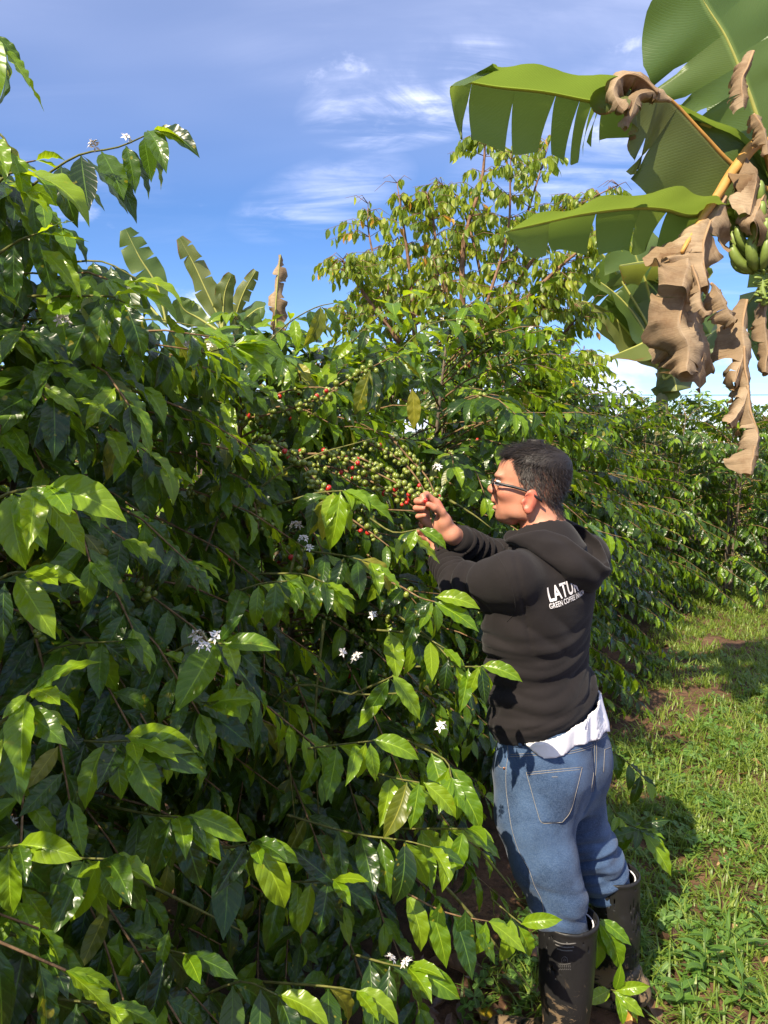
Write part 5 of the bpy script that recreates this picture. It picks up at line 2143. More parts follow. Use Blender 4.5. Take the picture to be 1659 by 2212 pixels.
h = hero(S3, [(620, 1760), (760, 1800), (870, 1815), (930, 1830)], 1.65, 1.52, .35, .12, mx, k=.9)
h = hero(S3, [(860, 1790), (960, 1790), (1010, 1790)], 1.7, 1.6, .3, .12, yg, k=.9)
h = hero(S3, [(560, 1890), (640, 1905), (720, 1900)], 1.6, 1.45, .3, .13, mx, k=.8)
single(h, (720, 1905), 1.45, (620, 1870), 1.42, MAT, var=1)
h = hero(S3, [(780, 1890), (860, 1920), (960, 1970), (1055, 1990)], 1.6, 1.58, .35, .12, mx, k=1.0, spread=.5, berry=(.0, .5, .35, 1, 2))
single(h, (1005, 1965), 1.58, (1005, 2070), 1.56, MAT, var=2, sx=1.15)
single(h, (950, 1950), 1.58, (940, 2060), 1.57, MAT, var=5)
single(h, (1050, 1990), 1.58, (1040, 2075), 1.56, YNG_LIT, var=4)
h = hero(S3, [(1060, 1940), (1100, 1975), (1130, 1998)], 1.76, 1.68, .6, .11, yg, k=.8, tip=False)
single(h, (1125, 1996), 1.68, (1213, 2008), 1.64, YNG_LIT, var=1)
single(h, (1120, 2000), 1.68, (1150, 2080), 1.67, YNG_LIT, var=4)
h = hero(S3, [(760, 2060), (830, 2080), (880, 2090)], 1.5, 1.42, .3, .13, dk, k=.8, fl=.6)
single(h, (880, 2090), 1.42, (985, 2180), 1.38, YNG_LIT, var=1, sx=1.1)
h = hero(S2, [(560, 2120), (700, 2130), (770, 2140)], 1.42, 1.35, .4, .13, dk, k=.7)
# between and beside the boots
h = hero(S3, [(1200, 1900), (1275, 1965), (1300, 1995)], 2.30, 2.02, .85, .10, yg, k=.9, tip=False)
for a, b, v in (((1296, 1985), (1362, 2050), 0), ((1290, 1990), (1320, 2075), 2), ((1288, 1985), (1345, 2105), 1), ((1284, 2000), (1300, 2100), 4)):
    single(h, a, 2.0, b, 1.96, YNG_LIT, var=v)
h = hero(S4, [(1280, 1700), (1340, 1770), (1380, 1790)], 2.75, 2.50, .4, .12, mx, k=.6)
single(h, (1385, 1790), 2.5, (1452, 1900), 2.44, YNG_LIT, var=0)
single(h, (1378, 1792), 2.5, (1310, 1830), 2.48, MAT, var=0)
single(h, (1380, 1785), 2.5, (1450, 1785), 2.46, MAT, var=1)
h = hero(S4, [(1290, 1600), (1360, 1650), (1400, 1690)], 2.9, 2.7, .3, .12, dk, k=.7)
h = hero(S4, [(1280, 1660), (1320, 1740), (1335, 1765)], 2.7, 2.55, .3, .12, dk, k=.5)
h = hero(S3, [(1240, 2090), (1300, 2130), (1330, 2140)], 2.1, 1.92, .8, .11, yg, k=.5, tip=False)
for a, b, v in (((1330, 2140), (1405, 2150), 1), ((1325, 2142), (1390, 2205), 0), ((1328, 2138), (1355, 2105), 0), ((1330, 2142), (1350, 2215), 1)):
    single(h, a, 1.92, b, 1.88, YNG_LIT, var=v)
# the bearing branches he is picking from
for px, Y0, Y1, sd, rd in (([(560, 945), (640, 985), (680, 1040), (720, 1075)], 2.12, 2.00, 1, .05), ([(600, 980), (720, 985), (830, 1030), (930, 1085)], 2.22, 2.10, 2, .16),
                           ([(640, 1000), (740, 1015), (840, 1060), (930, 1120)], 2.24, 2.12, 3, .10), ([(780, 950), (860, 990), (905, 1040), (930, 1090)], 2.28, 2.16, 4, .05),
                           ([(520, 1010), (550, 1090), (560, 1150)], 2.15, 2.05, 5, .0), ([(660, 1010), (720, 1090), (800, 1150), (840, 1180)], 2.20, 2.05, 6, .06),
                           ([(840, 940), (880, 985), (925, 1035), (950, 1100)], 2.32, 2.20, 7, .02), ([(560, 1110), (600, 1170), (660, 1230)], 2.10, 1.95, 8, .05),
                           ([(690, 975), (780, 990), (870, 1040)], 2.30, 2.18, 9, .06), ([(400, 900), (520, 905), (640, 880), (730, 840)], 2.2, 2.2, 10, .03)):
    hero(S3, px, Y0, Y1, .97, .10, mx, berry=(.08, .96, .92, 6, 9), seed=sd, red=rd, tip=False, r0=.0042)
# bare sticks inside the bush
for i, (px, Y0, Y1) in enumerate((([(640, 1190), (600, 1350), (610, 1500), (640, 1800)], 1.95, 1.85), ([(560, 1560), (640, 1480), (760, 1500), (900, 1495)], 1.9, 1.75), ([(700, 1340), (680, 1550), (690, 1800)], 2.0, 1.9),
                                  ([(300, 1900), (420, 1960), (520, 2010)], 1.4, 1.45), ([(480, 1120), (640, 1000), (815, 945)], 2.1, 2.15), ([(970, 1080), (1020, 1110), (1060, 1140)], 2.45, 2.4),
                                  ([(930, 1880), (1030, 1990), (1100, 2080), (1150, 2140)], 1.70, 1.72), ([(1040, 1840), (1090, 1900), (1120, 1940)], 1.85, 1.8), ([(150, 1380), (250, 1420), (400, 1430)], 1.4, 1.45))):
    hero(S3 if i else S3, px, Y0, Y1, 2.0, .1, 0, tip=False, r0=.0045)
for br, px, Y in ((S2.branches[-1], (430, 1388), 1.34), (S2.branches[-1], (441, 1400), 1.34), (S3.branches[-1], (640, 1140), 1.86), (S3.branches[-1], (655, 1166), 1.86), (S3.branches[-1], (410, 752), 1.84), (S3.branches[-1], (420, 772), 1.84),
                  (S3.branches[-1], (882, 2084), 1.41), (S3.branches[-1], (805, 1332), 1.74), (S3.branches[-1], (738, 1412), 1.68), (S3.branches[-1], (775, 1424), 1.68), (S3.branches[-1], (945, 1012), 2.22), (S2.branches[-1], (205, 318), 1.5),
                  (S3.branches[-1], (952, 1572), 1.64), (S2.branches[-1], (135, 697), 1.4), (S3.branches[-1], (668, 1186), 1.84)):
    br.flowers.append(P(px[0], px[1], Y))
realise()

# the plantation goes on: shrubs too far away to tell their leaves apart
src = [o for o in COL.objects if o.get('label', '').startswith('distant coffee shrub farthest')][0]
for i, (x, y, s) in enumerate(((5.4, 11.5, 1.0), (3.4, 12.0, 1.05), (6.6, 13.0, 1.1), (4.6, 14.0, 1.1), (2.4, 13.0, 1.05), (8.4, 15.5, 1.15), (6.4, 17.0, 1.2), (9.8, 18.5, 1.2), (-4.6, 6.5, 1.0), (-3.4, 5.0, 1.0), (-3.0, 7.5, 1.05), (-5.6, 9.0, 1.1), (-3.1, 4.1, .95), (-2.1, 5.6, 1.0), (-2.3, 7.0, 1.0), (-1.2, 7.2, 1.05), (.3, 7.6, 1.05), (.55, 9.0, 1.15))):
    r_ = link('coffee_shrub', None, None, (x, y, 0))
    r_.scale = (s, s, s)
    r_.rotation_euler = (0, 0, i * 1.3)
    tag(r_, 'far off coffee shrub of the plantation beyond the near rows', 'coffee shrub', 'far coffee shrubs of the plantation')
    for ch in src.children:
        if ch.name.split('.')[0] in ('stem', 'inner_foliage', 'inner_branches'):
            k_ = ch.copy()
            COL.objects.link(k_)
            k_.parent = r_
# ------------------------------------------------------------------ banana plants
def banana_leaf(parent, base, ctrl, hw, nh, foldL, foldR, mat, tears=(), seed=0, n=36, m=6, crumple=0.0, wprof=None, curl=.5, rib=.012, ribmat=None, name='leaf', ruffle=.012):
    """ctrl: midrib from stalk to tip (world); hw half width; nh = which way the upper face looks; folds in degrees below flat"""
    rng = random.Random(seed)
    mid = catmull(ctrl, n)
    wp = wprof or ([0, .08, .25, .5, .75, .9, 1.0], [.25, .62, .92, 1.0, .88, .55, .06])
    V, F, U = [], [], []
    nh = Vector(nh).normalized()
    tear_at = {(s, int(u * n)): dp for s, u, dp in tears}
    extra = {-1: 0.0, 1: 0.0}
    prev_t = None
    for sgn, fold in ((-1, foldL), (1, foldR)):
        prev = None
        ex = 0.0
        for i in range(n + 1):
            t = (mid[min(n, i + 1)] - mid[max(0, i - 1)]).normalized()
            b = t.cross(nh).normalized()
            nn = b.cross(t)
            u = i / n
            w = hw * np.interp(u, *wp)
            copies = [0.0]
            dp = tear_at.get((sgn, i))
            if dp:
                copies = [-1.0, 1.0]
            for c in copies:
                if c > 0 or (dp is None and crumple):
                    ex = rng.uniform(-12, 12) if dp else ex + rng.uniform(-14, 14) * crumple * 3
                    ex = max(-40, min(40, ex))
                row = []
                for j in range(m + 1):
                    s = j / m
                    a = R(fold + ex * (1 if not crumple else 1)) * (1 - curl + curl * 2 * s)
                    # walk outwards along a curved section
                    if j == 0:
                        q = mid[i].copy()
                    else:
                        q = q + (b * sgn * math.cos(a) - nn * math.sin(a)) * (w / m)
                    z = q.copy()
                    if dp and s > 1 - dp:
                        z += t * c * (-1) * -.10 * hw * (s - (1 - dp)) / dp
                    z += nn * ruffle * s * math.sin(u * 31 + sgn * 2 + rng.random() * .2)
                    if crumple:
                        k = crumple * hw
                        z += Vector((noise.noise(z * 9 + Vector((seed, 0, 0))), noise.noise(z * 9 + Vector((0, seed, 5))), noise.noise(z * 9 + Vector((3, 0, seed))))) * k * (.3 + s)
                        z += Vector((noise.noise(z * 31), noise.noise(z * 31 + Vector((7, 0, 0))), noise.noise(z * 31 + Vector((0, 7, 0))))) * k * .14
                        z += nn * k * 1.6 * s * noise.noise(Vector((u * 4 + seed, sgn * 3.0, s * 1.2)))
                        if s == 1:
                            z += t * rng.uniform(-.16, .16) * k
                    row.append(len(V))
                    V.append(tuple(z - base))
                    U.append((.5 + sgn * .5 * s, u))
                if prev is not None and c <= 0:
                    for j in range(m):
                        f = (prev[j], row[j], row[j + 1], prev[j + 1])
                        F.append(f if sgn < 0 else f[::-1])
                prev = row
    o = link(name, mesh_np(name, V, F, [mat], uv=U), parent)
    V, Fc = tube_np([p - base - nh * .004 for p in mid], list(np.linspace(rib, rib * .2, n + 1)), 6)
    link('midrib', mesh_np('midrib', [tuple(v) for v in V], Fc, [ribmat or M_PETIOLE]), o)
    return o


M_DEADRIB = mat_simple('banana_dead_rib', _flat((.30, .19, .10), .7, .3, .3, 20))


def q3(x, y):
    return (932.6 + x * .4378, y * .4378)


def q4(x, y):
    return (1042 + x * .3717, 439 + y * .3717)


def q5(x, y):
    return (x * .43, y * .43)


def PX(lst, Y0, Y1=None):
    Y1 = Y0 if Y1 is None else Y1
    k = max(1, len(lst) - 1)
    return [P(x, y, Y0 + (Y1 - Y0) * i / k) for i, (x, y) in enumerate(lst)]


def pseudostem(root, base, top, r0, r1, mat=None):
    pts = [Vector((0, 0, 0)), Vector((0, 0, .4)), (top - base) * .5, (top - base)]
    V, F = tube_np(catmull(pts, 10), list(np.linspace(r0, r1, 11)), 12)
    return link('stem', mesh_np('stem', [tuple(v) for v in V], F, [mat or M_PSEUDO]), root)


def near_banana():
    Yb = 3.55
    top = P(1730, 520, Yb)
    base = Vector((top.x + .42, Yb + .25, 0))
    root = link('banana_plant', None, None, base)
    tag(root, 'big banana plant with a green fruit bunch and hanging brown dead leaves', 'banana plant', 'banana plants')
    pseudostem(root, base, top, .13, .085)
    crown = P(1690, 430, 3.5)
    # tall upright leaf
    banana_leaf(root, base, [crown] + PX([q3(1600, 560), q3(1535, 380), q3(1450, 180), q3(1340, 0), q3(1250, -220)], 3.45, 3.35), .36, (-.25, -.95, -.05), -10, 14, M_BANANA, tears=((-1, .36, .55), (-1, .47, .35), (-1, .62, .5), (1, .5, .6), (1, .7, .5)), seed=1, n=44, curl=.3)
    # long leaf reaching left, far half up, near half hanging
    banana_leaf(root, base, [crown] + PX([q3(1500, 700), q3(1250, 580), q3(900, 508), q3(760, 492), q3(560, 452), q3(330, 428), q3(150, 400), q3(92, 425)], 3.5, 3.15), .245, (0.05, -.20, .97), -6, 74, M_BANANA, tears=((1, .60, .9), (1, .53, .95), (1, .475, .95), (1, .72, .8), (1, .85, .7), (1, .44, .95), (1, .41, .9)), seed=2, n=54, curl=.25,
                wprof=([0, .3, .42, .5, .75, .93, 1.0], [.2, .4, .75, 1, .95, .8, .25]))
    # browning leaf with a folded tip
    banana_leaf(root, base, [crown] + PX([q3(1500, 825), q3(1340, 660), q3(1200, 510), q3(1105, 445), q3(1000, 400), q3(910, 440), q3(935, 520)], 3.45, 3.1), .33, (.30, -.90, -.25), 6, 80, M_BANANA_EDGE, tears=((-1, .42, .4), (-1, .55, .45), (-1, .70, .3)), seed=3, n=44, curl=.4,
                wprof=([0, .12, .3, .5, .68, .82, 1.0], [.55, .9, 1.0, .95, .62, .42, .12]), ribmat=M_PETIOLE_DRY)
    # lower leaf reaching left
    banana_leaf(root, base, [crown] + PX([q3(1480, 1010), q3(1290, 1060), q3(1150, 1030), q3(1000, 1024), q3(760, 1052), q3(560, 1095), q3(362, 1140)], 3.45, 3.2), .20, (.05, -.35, .93), -24, 72, M_BANANA, tears=((1, .42, .95), (1, .55, .75), (1, .70, .9), (1, .30, .7), (1, .85, .4)), seed=4, n=44, curl=.25,
                wprof=([0, .2, .3, .5, .75, .93, 1.0], [.2, .5, .9, 1, .8, .6, .1]))
    # right hand side foliage and background blades
    banana_leaf(root, base, [crown] + PX([(1700, 250), (1705, 120), (1690, -40)], 3.7, 3.9), .36, (-.35, -.9, .1), 10, 10, M_BANANA, seed=5)
    banana_leaf(root, base, [crown] + PX([(1640, 620), (1560, 700), (1500, 760)], 3.8, 3.95), .22, (-.3, -.5, .8), 20, 50, M_BANANA, seed=6, tears=((1, .5, .9), (1, .75, .9), (-1, .6, .8)))
    banana_leaf(root, base, [crown] + PX([(1690, 560), (1670, 680), (1640, 780)], 3.85, 3.95), .22, (-.4, -.8, .3), 20, 40, M_BANANA, seed=7, tears=((1, .5, .9), (1, .75, .9), (-1, .6, .8)))
    # yellow dying stalk
    pts = PX([q3(1640, 700), q3(1500, 830), q3(1400, 980), q3(1300, 1130), q3(1235, 1245)], 3.42, 3.2)
    V, F = tube_np([p - base for p in catmull([crown] + pts, 16)], list(np.linspace(.035, .008, 17)), 7)
    link('dying_stalk', mesh_np('dying_stalk', [tuple(v) for v in V], F, [M_PETIOLE_DRY]), root)
    # dead leaves
    dead = [
        ([q4(1420, -40), q4(1360, 60), q4(1290, 170), q4(1210, 290), q4(1190, 380), q4(1165, 480)], 3.32, 3.12, .155, (.1, -.95, .1), 18, 42),
        ([q4(1330, 100), q4(1290, 230), q4(1290, 340), q4(1310, 470)], 3.24, 3.12, .15, (.3, -.9, .1), 35, 20),
        ([q4(1260, 420), q4(1180, 560), q4(1150, 700), q4(1200, 860), q4(1190, 960)], 3.22, 3.12, .15, (-.1, -.95, .1), 40, 22),
        ([q4(1240, 560), q4(1240, 700), q4(1290, 850), q4(1240, 1030)], 3.26, 3.18, .19, (.2, -.95, 0), 30, 25),
        ([q4(1220, 360), q4(1260, 480), q4(1270, 600), q4(1300, 650)], 3.14, 3.08, .05, (0, -1, 0), 40, 40),
        ([q4(1330, 460), q4(1400, 560), q4(1440, 640), q4(1480, 670)], 3.26, 3.22, .10, (.2, -.9, .3), 30, 30),
        ([q4(1540, 560), q4(1515, 700), q4(1525, 850), q4(1500, 940), q4(1470, 1040)], 3.36, 3.22, .13, (-.2, -.95, 0), 50, 35),
        ([q4(1525, 830), q4(1530, 960), q4(1545, 1070), q4(1500, 1200), q4(1440, 1270)], 3.28, 3.20, .12, (.1, -.95, .1), 35, 45),
        ([q4(1545, 1060), q4(1560, 1200), q4(1600, 1330), q4(1580, 1440), q4(1560, 1580)], 3.24, 3.16, .125, (.15, -.95, 0), 30, 40),
        ([q4(1480, 20), q4(1560, -60), q4(1600, -160), q4(1560, 60)], 3.34, 3.25, .11, (.2, -.9, .2), 30, 30),
        ([q4(1640, -60), q4(1600, 40), q4(1570, 100)], 3.3, 3.22, .12, (-.1, -.95, .2), 30, 45),
        ([q4(1640, 560), q4(1640, 700), q4(1660, 850), q4(1640, 980)], 3.38, 3.34, .10, (0, -1, 0), 50, 50),
        ([q3(1590, 250), q3(1560, 330), q3(1530, 400), q3(1540, 520)], 3.25, 3.2, .085, (0, -1, 0), 30, 45),
        ([q3(1120, 460), q3(1040, 385), q3(960, 368), q3(905, 420), q3(900, 480), q3(950, 545)], 3.14, 3.06, .115, (.1, -.9, -.3), 20, 55),
        ([q3(1180, 500), q3(1100, 460), q3(1020, 470), q3(985, 560), q3(960, 620)], 3.16, 3.10, .06, (.1, -.9, -.3), 30, 30),
        ([q3(1590, 560), q3(1640, 640), q3(1660, 760)], 3.3, 3.28, .06, (0, -1, 0), 30, 45),
    ]
    rgd = random.Random(31)
    for i, (px, Y0, Y1, hw, nh, fl, fr) in enumerate(dead):
        banana_leaf(root, base, PX(px, Y0, Y1), hw * 1.05, nh, fl + rgd.uniform(10, 40), fr + rgd.uniform(10, 40), M_BANANA_DEAD, tears=tuple((rgd.choice((-1, 1)), rgd.uniform(.25, .95), rgd.uniform(.5, .98)) for _ in range(4)), seed=40 + i, n=40, m=8, crumple=.22, wprof=([0, .15, .4, .7, .9, 1], [.35, .8, 1, .95, .8, .45]), rib=.006, ribmat=M_DEADRIB, name='dead_leaf', curl=.7, ruffle=.004)
    # fruit bunch
    bunch_c = P(1650, 520, 3.36)
    st = [crown, P(1668, 440, 3.40), P(1655, 520, 3.38), P(1648, 600, 3.36), P(1650, 660, 3.34)]
    V, F = tube_np([p - base for p in catmull(st, 12)], list(np.linspace(.03, .012, 13)), 7)
    bunch = link('fruit_bunch', mesh_np('fruit_bunch', [tuple(v) for v in V], F, [M_BANANA_FRUIT]), root)

    def finger(ripe):
        pts = [Vector((0, 0, 0)), Vector((.015, 0, .025)), Vector((.034, 0, .058)), Vector((.040, 0, .095)), Vector((.036, 0, .122)), Vector((.034, 0, .132))]
        V, F = tube_np(catmull(pts, 10), [.007, .014, .0195, .0215, .022, .0215, .020, .017, .012, .008, .007], 5, cap=True)
        me = mesh_np('banana', [tuple(v) for v in V], F, [M_BANANA_RIPE if ripe else M_BANANA_FRUIT, M_FRUIT_TIP])
        for p in me.polygons:
            if all(i >= 9 * 5 for i in p.vertices):
                p.material_index = 1
        return me
    fm = {False: finger(False), True: finger(True)}
    rg = random.Random(8)
    for wz, (x, y, rad, cnt) in enumerate(((1646, 435, .055, 9), (1644, 478, .075, 11), (1642, 522, .080, 11), (1642, 562, .06, 9))):
        c = P(x, y, 3.37)
        for k in range(cnt):
            a = 6.283 * (k + .5 * (wz % 2)) / cnt + rg.uniform(-.12, .12)
            o = link('banana', fm[wz < 2 and math.cos(a) > .55 and rg.random() < .9], bunch)
            d = Vector((math.cos(a), math.sin(a), 0))
            M = Matrix((d, UP.cross(d), UP)).transposed()
            tilt = Matrix.Rotation(R(rg.uniform(5, 32)), 3, 'Y')
            o.matrix_local = Matrix.Translation(c + d * rad * .6 - base - UP * .05) @ (M @ tilt).to_4x4() @ Matrix.Scale(rg.uniform(.85, 1.1), 4)
    # withered flower end with tiny fingers
    vv, ff = [], []
    tip = fm[False]
    for k in range(46):
        y = 575 + 85 * (k / 46)
        c = P(1648 + rg.uniform(-4, 4), y, 3.35)
        a = rg.uniform(0, 6.283)
        d = Vector((math.cos(a), math.sin(a), rg.uniform(-.2, .4))).normalized()
        o = link('small_finger', fm[False], bunch)
        s = rg.uniform(.22, .34)
        M = d.to_track_quat('Z', 'Y').to_matrix()
        o.matrix_local = Matrix.Translation(c - base) @ M.to_4x4() @ Matrix.Scale(s, 4)
    return root


near_banana()


def far_banana():
    Yb = 9.6
    KW = 9.6 / 6.6
    foot = P(1432, 820, Yb)
    base = Vector((foot.x, Yb, 0))
    root = link('banana_plant', None, None, base)
    tag(root, 'smaller banana plant farther back behind the dead hanging leaves', 'banana plant', 'banana plants')
    pseudostem(root, base, P(1432, 800, Yb), .12, .07)
    c = P(1432, 800, Yb)
    T = lambda *s: tuple(s)
    L = [
        ([q4(1020, 750), q4(960, 490), q4(900, 330), q4(840, 160)], Yb, Yb - .2, .36, (.15, -.98, 0), 6, 12, M_BANANA, ((-1, .45, .8), (-1, .6, .9), (1, .5, .8), (-1, .75, .7), (1, .7, .9))),
        ([q4(1070, 740), q4(1072, 500), q4(1078, 300), q4(1080, 190)], Yb + .1, Yb, .30, (0, -1, 0), 8, 14, M_BANANA, ((1, .5, .8), (-1, .65, .7), (1, .8, .8))),
        ([q4(1120, 700), q4(1200, 420), q4(1120, 350), q4(960, 338), q4(800, 360)], Yb, Yb - .5, .30, (0, -.45, .88), -10, 60, M_BANANA_EDGE, ((1, .6, .8), (1, .75, .9))),
        ([q4(1000, 800), q4(900, 600), q4(700, 300), q4(570, 230)], Yb, Yb - .2, .26, (-.5, -.5, .7), 30, 55, M_BANANA, ((1, .4, .8), (1, .5, .9), (1, .6, .9), (1, .7, .9), (-1, .6, .9), (1, .85, .9), (-1, .75, .9))),
        ([q4(1000, 850), q4(860, 620), q4(700, 470), q4(500, 370)], Yb, Yb - .3, .26, (-.2, -.4, .9), 10, 70, M_BANANA, ((1, .4, .9), (1, .5, .9), (1, .6, .9), (1, .68, .9), (1, .75, .9), (1, .85, .9), (-1, .7, .8))),
        ([q4(950, 880), q4(800, 700), q4(680, 600), q4(490, 545)], Yb, Yb - .3, .22, (-.2, -.5, .85), 20, 60, M_BANANA_EDGE, ((1, .6, .9), (1, .8, .8))),
        ([q4(1060, 960), q4(1150, 800), q4(1000, 790), q4(870, 840), q4(750, 890)], Yb, Yb - .4, .24, (.05, -.6, .8), 0, 50, M_BANANA_EDGE, ((1, .6, .8), (1, .75, .9))),
        ([q4(1080, 960), q4(1150, 700), q4(1230, 560), q4(1280, 480)], Yb, Yb + .2, .3, (0, -1, .2), 10, 14, M_BANANA, ((1, .5, .8), (-1, .65, .7))),
        ([q4(1060, 980), q4(1200, 850), q4(1330, 760), q4(1420, 800)], Yb, Yb + .2, .26, (0, -.7, .7), 10, 40, M_BANANA, ((1, .5, .8), (-1, .65, .7))),
        ([q4(1060, 1020), q4(1100, 1000), q4(1120, 1040), q4(1130, 1090)], Yb - .1, Yb - .2, .22, (0, -.9, .4), 20, 40, M_BANANA_EDGE, ()),
    ]
    for i, (px, Y0, Y1, hw, nh, fl, fr, mt, te) in enumerate(L):
        banana_leaf(root, base, [c] + PX(px, Y0, Y1), hw * KW, nh, fl, fr, mt, tears=te, seed=70 + i, n=30, rib=.026, wprof=([0, .2, .4, .7, .9, 1], [.08, .35, 1, .95, .7, .1]))
    return root


far_banana()

for k, (lab, crown, leaves) in enumerate((
    ('distant banana plant with a broad pale leaf standing above the coffee crest', (360, 700), [([q5(790, 1440), q5(700, 1290), q5(630, 1150)], .165, (.25, -.95, .2), 8, 12, M_BANANA, 'leaf'),
     ([(300, 640), (270, 620), (235, 640)], .15, (0, -.7, .7), 20, 40, M_BANANA, 'leaf')]),
    ('distant banana plant with a brown tipped bent leaf above the coffee crest', (480, 720), [([q5(1100, 1600), q5(1040, 1470), q5(970, 1320), q5(900, 1195)], .13, (-.2, -.95, .2), 8, 10, M_BANANA_EDGE, 'leaf'),
     ([q5(1000, 1600), q5(930, 1560), q5(890, 1500)], .15, (-.2, -.9, .3), 8, 8, M_BANANA, 'leaf'),
     ([q5(1120, 1600), q5(1130, 1470), q5(1165, 1375)], .11, (.2, -.95, .1), 20, 30, M_BANANA_EDGE, 'leaf')]),
    ('distant banana plant with a small upright leaf frayed at its tip', (515, 740), [([q5(1180, 1620), q5(1220, 1480), q5(1285, 1360)], .10, (.2, -.95, .1), 12, 20, M_BANANA_EDGE, 'leaf'),
     ([q5(1200, 1640), q5(1280, 1560), q5(1330, 1540)], .16, (0, -.8, .5), 10, 30, M_BANANA, 'leaf')]),
    ('dead shredded banana leaf standing upright against the sky on its stalk', (598, 740), [([q5(1392, 1700), q5(1385, 1560), q5(1395, 1420), q5(1410, 1278)], .12, (.2, -.95, .1), 45, 45, M_BANANA_DEAD, 'dead_leaf')]),
)):
    Y = 8.2 + .25 * k
    c = P(crown[0], crown[1], Y)
    base = Vector((c.x, Y, 0))
    root = link('banana_plant', None, None, base)
    tag(root, lab, 'banana plant', 'banana plants')
    pseudostem(root, base, c - UP * .25, .10, .05)
    for i, (px, hw, nh, fl, fr, mt, nm) in enumerate(leaves):
        te = tuple((s, u, .7) for s, u in ((-1, .55), (1, .62), (1, .78), (-1, .84), (1, .9)))
        banana_leaf(root, base, [c] + PX(px, Y, Y - .1), hw, nh, fl, fr, mt, tears=te if i == 0 else (), seed=90 + 7 * k + i, n=28, rib=.016, name=nm, crumple=.28 if nm == 'dead_leaf' else (.10 if mt is M_BANANA_EDGE else .03),
                    wprof=([0, .25, .45, .7, .88, 1], [.08, .5, 1, .95, .75, .35]))

